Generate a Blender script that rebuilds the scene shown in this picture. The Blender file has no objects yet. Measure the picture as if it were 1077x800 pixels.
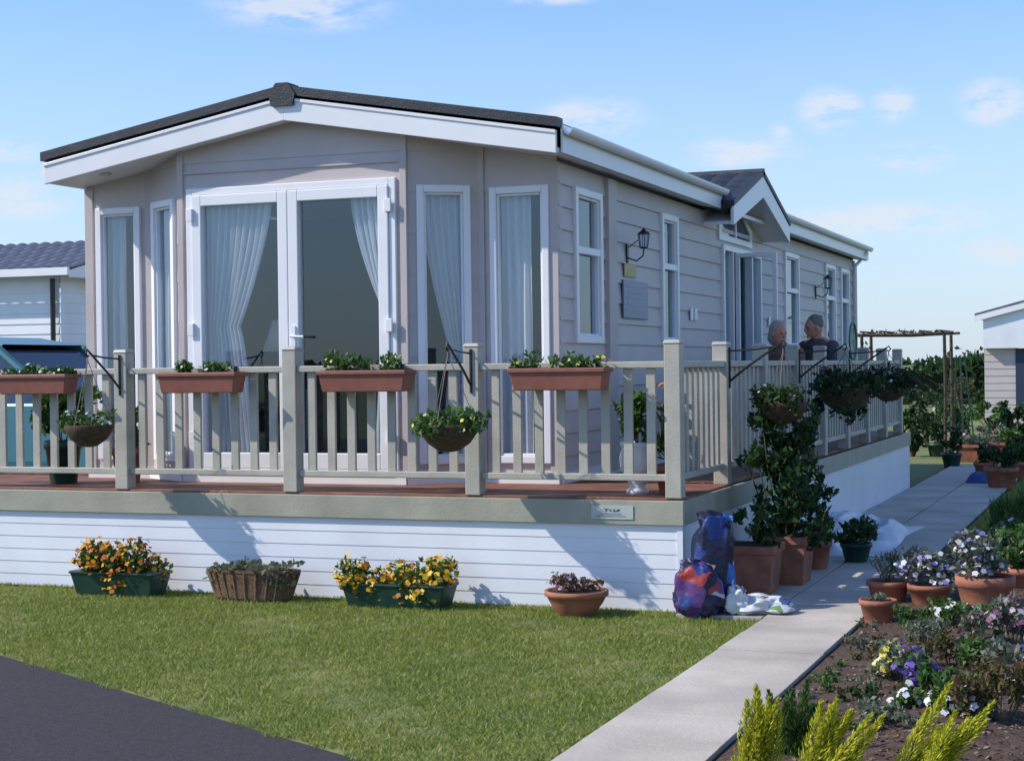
import bpy, math, random
import numpy as np
from mathutils import Vector, Matrix, noise
random.seed(7); rng = np.random.default_rng(7)
SC = bpy.context.scene; COL = SC.collection
A = math.radians(20.95); ca, sa = math.cos(A), math.sin(A)
EYE = 1.62; FL = 1750.0

# ---------- layout helpers (ground positions measured from the eye point) ----------
def hor(px): return 378 + .0125*(1209-px)
def spot(px, py, z=0.0):
    Y = (EYE-z)*FL/(py-hor(px)); X = (px-538.5)/FL*Y
    return X*ca-Y*sa, X*sa+Y*ca, Y/FL
def direction(px, py):
    s = (px-538.5)/FL
    return Vector((s*ca-sa, s*sa+ca, (hor(px)-py)/FL)).normalized()

# ---------- materials ----------
def M(name, c, rough=.6, var=.12, scale=6, bump=0., bscale=60, metal=0., c2=None, spec=.5):
    m = bpy.data.materials.new(name); m.use_nodes = True
    nt = m.node_tree; N = nt.nodes; L = nt.links; b = N['Principled BSDF']
    b.inputs['Roughness'].default_value = rough; b.inputs['Metallic'].default_value = metal
    b.inputs['Specular IOR Level'].default_value = spec
    tc = N.new('ShaderNodeTexCoord'); nz = N.new('ShaderNodeTexNoise')
    nz.inputs['Scale'].default_value = scale; nz.inputs['Detail'].default_value = 6
    L.new(tc.outputs['Object'], nz.inputs['Vector'])
    cr = N.new('ShaderNodeValToRGB'); L.new(nz.outputs['Fac'], cr.inputs['Fac'])
    cr.color_ramp.elements[0].position = .3; cr.color_ramp.elements[1].position = .7
    lo = [max(0, v*(1-var)) for v in c]; hi = [min(1, v*(1+var)) for v in (c2 or c)]
    if c2: lo = list(c); hi = list(c2)
    cr.color_ramp.elements[0].color = (*lo, 1); cr.color_ramp.elements[1].color = (*hi, 1)
    L.new(cr.outputs['Color'], b.inputs['Base Color'])
    if bump:
        n2 = N.new('ShaderNodeTexNoise'); n2.inputs['Scale'].default_value = bscale; n2.inputs['Detail'].default_value = 5
        L.new(tc.outputs['Object'], n2.inputs['Vector'])
        bp = N.new('ShaderNodeBump'); bp.inputs['Strength'].default_value = bump; bp.inputs['Distance'].default_value = .01
        L.new(n2.outputs['Fac'], bp.inputs['Height']); L.new(bp.outputs['Normal'], b.inputs['Normal'])
    return m

def leafmat(name, cols, trans=.3, const=False, rough=.5):
    m = bpy.data.materials.new(name); m.use_nodes = True
    nt = m.node_tree; N = nt.nodes; L = nt.links; b = N['Principled BSDF']; out = N['Material Output']
    g = N.new('ShaderNodeNewGeometry'); cr = N.new('ShaderNodeValToRGB')
    L.new(g.outputs['Random Per Island'], cr.inputs['Fac'])
    el = cr.color_ramp.elements
    while len(el) < len(cols): el.new(.5)
    for i, c in enumerate(cols):
        el[i].position = i/len(cols) if const else i/max(1, len(cols)-1); el[i].color = (*c, 1)
    if const: cr.color_ramp.interpolation = 'CONSTANT'
    L.new(cr.outputs['Color'], b.inputs['Base Color']); b.inputs['Roughness'].default_value = rough
    b.inputs['Specular IOR Level'].default_value = .3
    t = N.new('ShaderNodeBsdfTranslucent'); L.new(cr.outputs['Color'], t.inputs['Color'])
    mx = N.new('ShaderNodeMixShader'); mx.inputs['Fac'].default_value = trans
    L.new(b.outputs[0], mx.inputs[1]); L.new(t.outputs[0], mx.inputs[2]); L.new(mx.outputs[0], out.inputs['Surface'])
    return m

def glassmat(name, tint=(.84, .90, .96)):
    m = bpy.data.materials.new(name); m.use_nodes = True
    N = m.node_tree.nodes; L = m.node_tree.links
    N.remove(N['Principled BSDF']); out = N['Material Output']
    tr = N.new('ShaderNodeBsdfTransparent'); tr.inputs['Color'].default_value = (*tint, 1)
    gl = N.new('ShaderNodeBsdfGlossy'); gl.inputs['Roughness'].default_value = .015; gl.inputs['Color'].default_value = (.80, .92, 1, 1)
    lw = N.new('ShaderNodeLayerWeight'); lw.inputs['Blend'].default_value = .5
    p = N.new('ShaderNodeMath'); p.operation = 'POWER'; L.new(lw.outputs['Facing'], p.inputs[0]); p.inputs[1].default_value = 4.5
    q = N.new('ShaderNodeMath'); q.operation = 'MULTIPLY_ADD'; L.new(p.outputs[0], q.inputs[0]); q.inputs[1].default_value = .8; q.inputs[2].default_value = .10
    mx = N.new('ShaderNodeMixShader'); L.new(q.outputs[0], mx.inputs[0]); L.new(tr.outputs[0], mx.inputs[1]); L.new(gl.outputs[0], mx.inputs[2])
    L.new(mx.outputs[0], out.inputs['Surface']); return m

SID = M('siding', (.535, .475, .465), .5, .05, 3, .1, 120)
SID2 = M('siding_trim', (.50, .445, .435), .5, .05, 3)
WHT = M('white_upvc', (.81, .82, .85), .35, .03, 3)
SKW = M('white_cladding', (.75, .78, .84), .4, .06, 2, .08, 60)
TILE = M('dark_tile', (.022, .026, .036), .5, .35, 8, .4, 80)
TILE2 = M('slate_tile', (.09, .10, .135), .5, .3, 8, .4, 80)
FASC = M('deck_fascia', (.34, .335, .27), .55, .16, 3, .2, 40)
POSTM = M('painted_timber', (.42, .40, .345), .5, .14, 4, .2, 60)
DECKM = M('stained_boards', (.20, .085, .05), .6, .3, 5, .3, 50)
TERR = M('terracotta', (.33, .125, .075), .75, .3, 9, .3, 80)
TERP = M('terracotta_plastic', (.25, .09, .065), .5, .15, 10, .1, 60)
GRNP = M('green_plastic', (.012, .05, .036), .4, .25, 10)
WICK = M('brown_wicker', (.14, .08, .045), .8, .5, 60, .8, 120)
BASK = M('basket_coir', (.07, .045, .025), .95, .4, 40, .8, 90)
SOIL = M('compost', (.035, .022, .014), .95, .4, 30, 1., 60)
BLK = M('black_metal', (.015, .015, .017), .4, .1, 10)
CHR = M('handle_metal', (.6, .6, .6), .3, .05, 10, metal=1)
CHN = M('dull_chain', (.16, .15, .14), .7, .1, 10)
GLASS = glassmat('window_glass')
CURT = leafmat('lace_curtain', [(.90, .91, .92), (.90, .91, .92)], .4)
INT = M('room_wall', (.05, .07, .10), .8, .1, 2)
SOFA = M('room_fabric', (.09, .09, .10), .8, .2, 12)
CONC = M('concrete_slab', (.46, .415, .365), .85, .22, 1.6, .35, 45)
ASPH = M('asphalt', (.040, .039, .043), .9, .4, 60, .9, 160)
LEAF = leafmat('leaf_green', [(.03, .08, .018), (.07, .15, .035), (.12, .21, .055)])
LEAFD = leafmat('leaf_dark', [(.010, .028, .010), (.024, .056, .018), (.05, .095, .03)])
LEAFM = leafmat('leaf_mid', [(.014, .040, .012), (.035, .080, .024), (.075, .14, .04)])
LEAFY = leafmat('leaf_yellowgreen', [(.34, .36, .02), (.50, .52, .03), (.68, .64, .06), (.26, .33, .03)])
LEAFR = leafmat('leaf_rust', [(.12, .07, .035), (.19, .10, .05), (.07, .10, .04), (.13, .15, .05)])
LEAFG = leafmat('leaf_grey', [(.09, .12, .08), (.16, .19, .13), (.23, .25, .18)])
STEM = M('plant_stem', (.07, .08, .03), .8)
BARK = M('bark', (.09, .06, .04), .9, .3, 10, .6, 40)
PAN_OY = leafmat('petals_orange', [(.72, .36, .02), (.55, .17, .02), (.70, .44, .04), (.28, .04, .02), (.62, .22, .03)], .3, True)
PAN_YO = leafmat('petals_yellow', [(.75, .48, .03), (.66, .34, .02), (.78, .55, .06), (.42, .15, .02)], .3, True)
PAN_W = leafmat('petals_white', [(.80, .80, .82), (.72, .70, .80), (.80, .80, .78)], .3, True)
PAN_WB = leafmat('petals_white_blue', [(.75, .77, .85), (.45, .45, .68), (.22, .20, .50), (.80, .80, .82)], .3, True)
PAN_B = leafmat('petals_blue', [(.10, .06, .38), (.16, .10, .46), (.06, .03, .22)], .3, True)
PAN_Y = leafmat('petals_lemon', [(.80, .72, .20), (.80, .66, .08), (.80, .78, .45)], .3, True)
PAN_P = leafmat('petals_purple', [(.30, .10, .25), (.60, .48, .56), (.20, .05, .15)], .3, True)
PAN_O = leafmat('petals_lily', [(.75, .20, .02), (.80, .32, .03)], .3, True)

# ---------- mesh helpers ----------
class MB:
    def __init__(s, o=(0, 0, 0)): s.V = []; s.F = []; s.o = o
    def add(s, vs, fs):
        k = len(s.V); s.V += [tuple(v) for v in vs]; s.F += [tuple(i+k for i in f) for f in fs]; return s
    def hexa(s, v): return s.add(v, [(0, 3, 2, 1), (4, 5, 6, 7), (0, 1, 5, 4), (1, 2, 6, 5), (2, 3, 7, 6), (3, 0, 4, 7)])
    def box(s, x0, x1, y0, y1, z0, z1):
        return s.hexa([(x0, y0, z0), (x1, y0, z0), (x1, y1, z0), (x0, y1, z0), (x0, y0, z1), (x1, y0, z1), (x1, y1, z1), (x0, y1, z1)])
    def ob(s, p, d, n, u0, u1, o0, o1, z0, z1):
        def q(u, o, z): return (p[0]+d[0]*u+n[0]*o, p[1]+d[1]*u+n[1]*o, z)
        return s.hexa([q(u0, o1, z0), q(u1, o1, z0), q(u1, o0, z0), q(u0, o0, z0), q(u0, o1, z1), q(u1, o1, z1), q(u1, o0, z1), q(u0, o0, z1)])
    def quad(s, p, d, n, u0, u1, o, z0, z1):
        def q(u, z): return (p[0]+d[0]*u+n[0]*o, p[1]+d[1]*u+n[1]*o, z)
        return s.add([q(u0, z0), q(u1, z0), q(u1, z1), q(u0, z1)], [(0, 1, 2, 3)])
    def frus(s, cx, cy, z0, z1, bx, by, tx, ty):
        return s.hexa([(cx-bx, cy-by, z0), (cx+bx, cy-by, z0), (cx+bx, cy+by, z0), (cx-bx, cy+by, z0), (cx-tx, cy-ty, z1), (cx+tx, cy-ty, z1), (cx+tx, cy+ty, z1), (cx-tx, cy+ty, z1)])
    def tube(s, pts, r, seg=8):
        pts = [Vector(p) for p in pts]; rs = r if isinstance(r, (list, tuple)) else [r]*len(pts)
        vs = []; fs = []; ref = None
        for i, p in enumerate(pts):
            t = (pts[min(i+1, len(pts)-1)]-pts[max(i-1, 0)]).normalized()
            if ref is None:
                ref = Vector((0, 0, 1)) if abs(t.z) < .9 else Vector((1, 0, 0))
            a = (ref - t*ref.dot(t)).normalized(); b = t.cross(a); ref = a
            for k in range(seg):
                an = 2*math.pi*k/seg; vs.append(p+(a*math.cos(an)+b*math.sin(an))*rs[i])
        for i in range(len(pts)-1):
            for k in range(seg):
                k2 = (k+1) % seg; fs.append((i*seg+k, i*seg+k2, (i+1)*seg+k2, (i+1)*seg+k))
        fs.append(tuple(range(seg))[::-1]); fs.append(tuple((len(pts)-1)*seg+k for k in range(seg)))
        return s.add(vs, fs)
    def lathe(s, prof, c=(0, 0, 0), seg=20, sx=1, sy=1):
        vs = []; fs = []
        for r, z in prof:
            for k in range(seg):
                an = 2*math.pi*k/seg; vs.append((c[0]+r*math.cos(an)*sx, c[1]+r*math.sin(an)*sy, c[2]+z))
        for i in range(len(prof)-1):
            for k in range(seg):
                k2 = (k+1) % seg; fs.append((i*seg+k, i*seg+k2, (i+1)*seg+k2, (i+1)*seg+k))
        fs.append(tuple(range(seg))[::-1]); fs.append(tuple((len(prof)-1)*seg+k for k in range(seg)))
        return s.add(vs, fs)
    def ell(s, c, rx, ry, rz, seg=14, ring=9, rot=None, f=None):
        vs = []; fs = []
        for i in range(ring+1):
            th = math.pi*i/ring; th = min(max(th, .02), math.pi-.02)
            for k in range(seg):
                an = 2*math.pi*k/seg; v = Vector((math.sin(th)*math.cos(an)*rx, math.sin(th)*math.sin(an)*ry, math.cos(th)*rz))
                if f: v = f(v)
                if rot: v = rot @ v
                vs.append(v+Vector(c))
        for i in range(ring):
            for k in range(seg):
                k2 = (k+1) % seg; fs.append((i*seg+k, (i+1)*seg+k, (i+1)*seg+k2, i*seg+k2))
        fs.append(tuple(range(seg))); fs.append(tuple(ring*seg+k for k in range(seg))[::-1])
        return s.add(vs, fs)
    def extr(s, poly, fn, a, b):      # poly of 2-D points, fn(p, t) -> xyz, extruded t=a..b
        n = len(poly); vs = [fn(p, a) for p in poly]+[fn(p, b) for p in poly]
        fs = [(i, (i+1) % n, (i+1) % n+n, i+n) for i in range(n)]+[tuple(range(n))[::-1], tuple(range(n, 2*n))]
        return s.add(vs, fs)
    def grid(s, fn, nu, nv):
        vs = [fn(i/nu, j/nv) for j in range(nv+1) for i in range(nu+1)]
        fs = [(j*(nu+1)+i, j*(nu+1)+i+1, (j+1)*(nu+1)+i+1, (j+1)*(nu+1)+i) for j in range(nv) for i in range(nu)]
        return s.add(vs, fs)
    def build(s, name, mat, parent=None, smooth=False, bevel=0, fix=True):
        me = bpy.data.meshes.new(name); o = s.o
        me.from_pydata([(v[0]-o[0], v[1]-o[1], v[2]-o[2]) for v in s.V], [], s.F); me.update()
        if fix:
            import bmesh
            bm = bmesh.new(); bm.from_mesh(me); bmesh.ops.recalc_face_normals(bm, faces=bm.faces); bm.to_mesh(me); bm.free()
        me.materials.append(mat)
        if smooth: me.polygons.foreach_set('use_smooth', [True]*len(me.polygons))
        ob = bpy.data.objects.new(name, me); COL.objects.link(ob)
        if parent: ob.parent = parent
        if bevel:
            b = ob.modifiers.new('bevel', 'BEVEL'); b.width = bevel; b.segments = 2; b.limit_method = 'ANGLE'
        return ob

def tag(o, label=None, cat=None, group=None, kind=None):
    if label: o['label'] = label
    if cat: o['category'] = cat
    if group: o['group'] = group
    if kind: o['kind'] = kind
    return o
def thing(name, label, cat, loc=(0, 0, 0), rz=0, group=None):
    o = bpy.data.objects.new(name, None); COL.objects.link(o); o.location = loc; o.rotation_euler = (0, 0, rz); o.empty_display_size = .1
    return tag(o, label, cat, group)

def npmesh(name, V, mat, parent=None, k=4):
    """V: (n,k,3) array, one k-gon per row, each its own island"""
    n = len(V); me = bpy.data.meshes.new(name)
    me.vertices.add(n*k); me.vertices.foreach_set('co', V.reshape(-1).astype(np.float32))
    me.loops.add(n*k); me.loops.foreach_set('vertex_index', np.arange(n*k, dtype=np.int32))
    me.polygons.add(n); me.polygons.foreach_set('loop_start', np.arange(n, dtype=np.int32)*k)
    me.polygons.foreach_set('loop_total', np.full(n, k, dtype=np.int32))
    me.update(calc_edges=True); me.materials.append(mat)
    ob = bpy.data.objects.new(name, me); COL.objects.link(ob)
    if parent: ob.parent = parent
    return ob
def unit(v): return v/np.maximum(1e-9, np.linalg.norm(v, axis=-1, keepdims=True))
def blobpts(blobs, n, shell=.45):
    vol = np.array([b[3]*b[4]*b[5] for b in blobs])**.67; idx = rng.choice(len(blobs), n, p=vol/vol.sum())
    B = np.array(blobs)[idx]; d = unit(rng.normal(size=(n, 3))); r = rng.random((n, 1))**shell
    wob = 1+.22*np.sin(d[:, :1]*5+B[:, :1]*9)*np.cos(d[:, 1:2]*6+B[:, 1:2]*7)
    return B[:, :3]+d*B[:, 3:6]*r*wob, d
def leaves(name, mat, parent, blobs, n, size, asp=.5, up=.3, zmin=None):
    p, d = blobpts(blobs, n)
    if zmin is not None: p[:, 2] = np.maximum(p[:, 2], zmin+.005)
    t = unit(d*.6+rng.normal(size=(n, 3))*.7+np.array([0, 0, up])); sd = unit(np.cross(t, rng.normal(size=(n, 3))))
    s = size*(.5+1.0*rng.random((n, 1)))
    nn = np.cross(t, sd)
    V = np.stack([p-t*s*.5, p+sd*s*asp*.5+nn*s*.08, p+t*s*.5, p-sd*s*asp*.5+nn*s*.08], axis=1)
    return npmesh(name, V, mat, parent)
def petals(name, mat, parent, blobs, n, size, face=(0, -.35, .5)):
    p, d = blobpts(blobs, n, .12)
    flip = d[:, 2] < -.1; d[flip, 2] *= -1
    nrm = unit(d*.7+np.array(face)+rng.normal(size=(n, 3))*.35)
    a = unit(np.cross(nrm, rng.normal(size=(n, 3)))); b = np.cross(nrm, a); s = size*(.7+.6*rng.random((n, 1)))
    V = []
    for k in range(10):
        an = 2*math.pi*k/10; rr = .5 if k % 2 == 0 else .38
        V.append(p+(a*math.cos(an)+b*math.sin(an))*s*rr+nrm*s*(.08 if k % 2 else -.04))
    return npmesh(name, np.stack(V, axis=1), mat, parent, 10)
def blades(name, mat, parent, pts, h, w, lean=.35, up=1.0):
    n = len(pts); a = rng.random(n)*2*np.pi; dx = np.stack([np.cos(a), np.sin(a), np.zeros(n)], 1)
    hh = h*(.5+.9*rng.random((n, 1))); tip = pts+np.array([0, 0, 1])*hh*up+unit(rng.normal(size=(n, 3))*np.array([1, 1, 0]))*hh*lean
    return npmesh(name, np.stack([pts-dx*w/2, pts+dx*w/2, tip], 1), mat, parent, 3)

# ---------- world, sun, camera ----------
SUN = Vector((-.68, -.34, .62)).normalized()
w = bpy.data.worlds.new('World'); SC.world = w; w.use_nodes = True
N = w.node_tree.nodes; L = w.node_tree.links; bg = N['Background']
sky = N.new('ShaderNodeTexSky'); sky.sky_type = 'NISHITA'; sky.sun_disc = False
sky.sun_elevation = math.asin(SUN.z); sky.sun_rotation = math.atan2(SUN.x, SUN.y) % (2*math.pi)
sky.air_density = 1.0; sky.dust_density = .2; sky.ozone_density = 2.0
tc = N.new('ShaderNodeTexCoord')
def vm(op, a, b):
    n = N.new('ShaderNodeVectorMath'); n.operation = op
    for i, v in enumerate((a, b)):
        if isinstance(v, (tuple, list, Vector)): n.inputs[i].default_value = tuple(v)
        else: L.new(v, n.inputs[i])
    return n
def mm(op, a, b):
    n = N.new('ShaderNodeMath'); n.operation = op
    for i, v in enumerate((a, b)):
        if isinstance(v, (int, float)): n.inputs[i].default_value = v
        else: L.new(v, n.inputs[i])
    return n.outputs[0]
gen = tc.outputs['Generated']
mp = N.new('ShaderNodeMapping'); mp.inputs['Scale'].default_value = (1, 1, 2.6); L.new(gen, mp.inputs['Vector'])
nzw = N.new('ShaderNodeTexNoise'); nzw.inputs['Scale'].default_value = 34; nzw.inputs['Detail'].default_value = 7; nzw.inputs['Roughness'].default_value = .65; L.new(mp.outputs[0], nzw.inputs['Vector'])
acc = None
for (px, py, wx, wy, st) in [(320, 10, 95, 24, .9), (585, -2, 50, 9, .8), (628, 124, 62, 22, .75), (785, 160, 58, 18, .9), (822, 146, 14, 16, .8), (878, 116, 34, 24, 1.3),
                             (942, 112, 24, 20, 1.0), (1046, 108, 36, 24, 1.1), (958, 167, 44, 16, 1.0), (925, 232, 125, 18, 1.1), (1052, 262, 36, 18, .9),
                             (15, 158, 45, 14, .6), (25, 208, 50, 24, .9)]:
    c = direction(px, py); rt = Vector((c.y, -c.x, 0)).normalized(); upv = rt.cross(c)
    df = vm('SUBTRACT', gen, c).outputs[0]
    a = mm('DIVIDE', vm('DOT_PRODUCT', df, rt).outputs['Value'], wx/FL); b = mm('DIVIDE', vm('DOT_PRODUCT', df, upv).outputs['Value'], wy/FL)
    r2 = mm('ADD', mm('MULTIPLY', a, a), mm('MULTIPLY', b, b)); v = mm('MAXIMUM', mm('SUBTRACT', 1.0, mm('MULTIPLY', r2, .6)), 0.0)
    v = mm('MULTIPLY', mm('MULTIPLY', v, v), st)
    acc = v if acc is None else mm('MAXIMUM', acc, v)
n3 = N.new('ShaderNodeTexNoise'); n3.inputs['Scale'].default_value = 5; n3.inputs['Detail'].default_value = 6; L.new(mp.outputs[0], n3.inputs['Vector'])
cl = mm('MULTIPLY', acc, mm('MAXIMUM', mm('MULTIPLY', mm('SUBTRACT', nzw.outputs['Fac'], .38), 5.5), 0.0))
cl = mm('MINIMUM', cl, .72)
wisp = mm('MULTIPLY', mm('MAXIMUM', mm('SUBTRACT', n3.outputs['Fac'], .5), 0.0), .3)
cl = mm('ADD', cl, wisp)
sp = N.new('ShaderNodeSeparateXYZ'); L.new(gen, sp.inputs[0])
hz = mm('MAXIMUM', mm('SUBTRACT', .82, mm('MULTIPLY', sp.outputs['Z'], 3.9)), 0.0)
tint = N.new('ShaderNodeMixRGB'); tint.blend_type = 'MULTIPLY'; tint.inputs['Fac'].default_value = 1; L.new(sky.outputs[0], tint.inputs['Color1']); tint.inputs['Color2'].default_value = (1.0, 1.14, 1.40, 1)
m1 = N.new('ShaderNodeMixRGB'); L.new(hz, m1.inputs['Fac']); L.new(tint.outputs[0], m1.inputs['Color1']); m1.inputs['Color2'].default_value = (3.7, 4.5, 5.5, 1)
mx = N.new('ShaderNodeMixRGB'); L.new(cl, mx.inputs['Fac']); L.new(m1.outputs[0], mx.inputs['Color1']); mx.inputs['Color2'].default_value = (5.2, 5.5, 6.0, 1)
L.new(mx.outputs[0], bg.inputs['Color']); bg.inputs['Strength'].default_value = .15
sl = bpy.data.lights.new('sun', 'SUN'); sl.energy = 4.8; sl.angle = math.radians(.6); sl.color = (1, .92, .80)
so = bpy.data.objects.new('sun', sl); COL.objects.link(so); so.rotation_euler = SUN.to_track_quat('Z', 'Y').to_euler()
cam = bpy.data.cameras.new('camera'); co = bpy.data.objects.new('camera', cam); COL.objects.link(co); SC.camera = co
cam.sensor_width = 36; cam.lens = 36*FL/1077; cam.clip_end = 5000; cam.clip_start = .1
co.matrix_world = Matrix.Translation((0, 0, EYE)) @ Matrix.Rotation(A, 4, 'Z') @ Matrix.Rotation(math.radians(90-.445), 4, 'X') @ Matrix.Rotation(-.0125, 4, 'Z')
SC.view_settings.view_transform = 'Standard'; SC.view_settings.look = 'None'; SC.view_settings.exposure = 0

# ---------- ground ----------
def sheet(name, poly, z, mat, label=None, cat=None, kind='structure'):
    mb = MB(); mb.add([(x, y, z) for x, y in poly], [tuple(range(len(poly)))]); o = mb.build(name, mat, fix=False)
    if o.data.polygons[0].normal.z < 0: o.data.flip_normals()
    return tag(o, label, cat, None, kind)
FIELD = M('field_grass', (.10, .14, .035), .9, .3, .35, .6, 20, c2=(.19, .20, .08))
LAWNB = M('lawn_base', (.08, .125, .028), .95, .3, 1.3, .5, 60, c2=(.21, .22, .07))
sheet('ground', [(-2500, -2500), (2500, -2500), (2500, 2500), (-2500, 2500)], 0, FIELD, 'green field ground stretching to the horizon behind the lodges', 'ground')
def edge(x): return 7.81-.537*(x+6.11)
lawn_poly = [(-12, 10.54), (-12, edge(-12)), (-2.28, edge(-2.28)), (-2.28, 10.3), (-2.86, 10.54)]
sheet('lawn', lawn_poly, .006, LAWNB, 'mown front lawn soil below the grass blades', 'lawn')
sheet('road', [(-30, edge(-30)), (-12, edge(-12)), (-2.28, edge(-2.28)), (6, edge(6)), (6, -12), (-30, -12)], .010, ASPH, 'dark asphalt road at the corner of the lawn', 'road')
sheet('driveway', [(-24, 12.7), (-9.4, 12.7), (-8.4, 12.7), (-8.4, 16.5), (-24, 16.5)], .006, ASPH, 'asphalt parking strip beside the lodge', 'driveway')
mb = MB()
random.seed(3)
y = 4.9
while y < 26:
    h = .60
    xs = [(-2.27, -1.67)] if y < 10.1 else [(-2.84, -2.28), (-2.27, -1.67)]
    for x0, x1 in xs:
        dz = random.uniform(-.003, .003); mb.box(x0, x1-.006, y, y+h-.006, -.02, .035+dz)
    y += h
tag(mb.build('path', CONC, bevel=.004), 'pale concrete slab path running along the deck', 'path', kind='structure')
sheet('path_bed', [(-2.275, 4.8), (-1.66, 4.8), (-1.66, 26.2), (-2.9, 26.2), (-2.9, 10.54), (-2.275, 10.3)], .012, SOIL, 'dark joints under the slab path', 'path')
def bedf(u, v):
    x = -1.66+u*4.2; y = 5.1+v*10.9; e = min(u*6, 1)*min(v*12, 1)*min((1-v)*12, 1)*min((1-u)*6, 1)
    return (x, y, .014+e*(.06+.05*noise.noise(Vector((x*1.6, y*1.6, 0)))+.02*noise.noise(Vector((x*8, y*8, 3)))))
def bedz(x, y): return bedf(min(max((x+1.66)/4.2, 0), 1), min(max((y-5.1)/10.9, 0), 1))[2]
mb = MB(); mb.grid(bedf, 70, 150); tag(mb.build('flower_bed', M('bed_soil', (.045, .028, .02), .95, .4, 18, 1., 70, c2=(.11, .07, .05)), smooth=True), 'dark mulched soil of the flower bed right of the path', 'flower bed', kind='structure')
n = 26000; P = np.stack([-1.64+rng.random(n)*4.0, 5.2+rng.random(n)**1.4*10, np.zeros(n)], 1)
P[:, 2] = [bedz(x, y)+.006 for x, y in P[:, :2]]
t = unit(rng.normal(size=(n, 3))*np.array([1, 1, .35])); sd = unit(np.cross(t, rng.normal(size=(n, 3))*.4+np.array([0, 0, 1]))); s = .010+.022*rng.random((n, 1))
V = np.stack([P-t*s*.5, P+sd*s*.3, P+t*s*.5, P-sd*s*.3], 1)
tag(npmesh('bark_mulch', V, leafmat('mulch_chips', [(.05, .028, .02), (.13, .075, .05), (.26, .19, .14), (.08, .05, .035)], .0, rough=.9)), 'brown bark chips scattered over the flower bed', 'mulch', kind='stuff')

GRASS = leafmat('grass_blade', [(.11, .17, .022), (.19, .26, .038), (.28, .34, .06), (.40, .40, .12)], .4)
GRASS2 = leafmat('grass_blade_dry', [(.28, .28, .08), (.42, .38, .16), (.24, .28, .06), (.50, .45, .22)], .4)
n = 360000
x = -11+rng.random(n)*8.78; y = 5.4+rng.random(n)*5.15
k = (y > edge(x)+.03*np.sin(x*9)+.03*np.sin(x*23)) & ((x < -2.26+.02*np.sin(y*13)+.02*np.sin(y*31)))
patch = np.sin(x*2.1+1.3*np.sin(y*1.7))*np.cos(y*2.6+x)+.5*np.sin(x*6.3+y*5.1)+.5*np.sin(x*13.1-y*9.7)+.4*np.sin(x*21+3*np.sin(y*17))
k &= rng.random(n) < np.clip(.95-.35*np.maximum(patch, 0), .25, 1)
x, y, patch = x[k], y[k], patch[k]; P = np.stack([x, y, np.full(len(x), .005)], 1)
dry = rng.random(len(x)) < np.clip(.07+.26*np.maximum(patch, 0), 0, .55)
tag(blades('grass', GRASS, None, P[~dry], .022, .0065, .8), 'short mown green grass blades of the front lawn', 'grass', kind='stuff')
tag(blades('dry_grass', GRASS2, None, P[dry], .018, .006, 1.1), 'paler dry grass blades in patches of the front lawn', 'grass', kind='stuff')
n = 50000; x = -1.6+rng.random(n)*7; y = 15.2+rng.random(n)**1.3*16; P = np.stack([x, y, np.full(n, .005)], 1)
tag(blades('grass', GRASS, None, P, .075, .014, .5), 'grass patch beyond the flower bed right of the path', 'grass', kind='stuff')

# ---------- siding wall builder ----------
def clip(poly, fn):
    out = []
    for i in range(len(poly)):
        a, b = poly[i], poly[(i+1) % len(poly)]; fa, fb = fn(a), fn(b)
        if fa >= 0: out.append(a)
        if (fa >= 0) != (fb >= 0):
            t = fa/(fa-fb); out.append((a[0]+(b[0]-a[0])*t, a[1]+(b[1]-a[1])*t))
    return out
def lapwall(mb, p0, p1, z0, z1, board=.17, proud=.012, holes=(), top=None, cuts=()):
    d = Vector((p1[0]-p0[0], p1[1]-p0[1])); Lw = d.length; d /= Lw; n = (d.y, -d.x)
    us = sorted(set([0, Lw]+[c for h in holes for c in h[:2]]+list(cuts)))
    zs = [z0]; k = 1
    while z0+board*k < z1-1e-4: zs.append(z0+board*k); k += 1
    lines = list(zs); zs = sorted(set(zs+[z1]+[c for h in holes for c in h[2:] if z0 < c < z1]))
    def pt(u, z, o): return (p0[0]+d.x*u+n[0]*o, p0[1]+d.y*u+n[1]*o, z)
    def hole(u, z): return any(h[0]-1e-5 < u < h[1]+1e-5 and h[2]-1e-5 < z < h[3]+1e-5 for h in holes)
    for i in range(len(us)-1):
        for j in range(len(zs)-1):
            ua, ub, za, zb = us[i], us[i+1], zs[j], zs[j+1]
            if ub-ua < 1e-4 or zb-za < 1e-4 or hole((ua+ub)/2, (za+zb)/2): continue
            base = max(l for l in lines if l <= za+1e-6)
            poly = [(ua, za), (ub, za), (ub, zb), (ua, zb)]
            if top: poly = clip(poly, lambda q: top(p0[0]+d.x*q[0], p0[1]+d.y*q[0])-q[1])
            if len(poly) < 3: continue
            mb.add([pt(u, z, proud*(1-(z-base)/board)) for u, z in poly], [tuple(range(len(poly)))])
            if abs(za-base) < 1e-6 and j > 0:
                mb.add([pt(ua, za, 0), pt(ub, za, 0), pt(ub, za, proud), pt(ua, za, proud)], [(0, 1, 2, 3)])
    return (p0, (d.x, d.y), n)

def curtain(mb, p, d, n, u0, u1, z0, z1, off, side='full', waves=9, amp=.018, tie=.62, pinch=.66):
    def f(a, b):
        z = z0+(z1-z0)*b; t = 1-b
        if side == 'full': wf = 1
        else: wf = 1-pinch*(min(t/tie, 1)**1.5) if t < tie else (1-pinch)+.22*((t-tie)/(1-tie))**.7
        ww = (u1-u0)*wf
        u = u0+a*ww if side != 'right' else u1-a*ww
        o = off+amp*math.sin(a*waves*2*math.pi)+amp*.4*math.sin(a*17+z*4)
        return (p[0]+d[0]*u+n[0]*o, p[1]+d[1]*u+n[1]*o, z)
    mb.grid(f, 72, 26)

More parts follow.
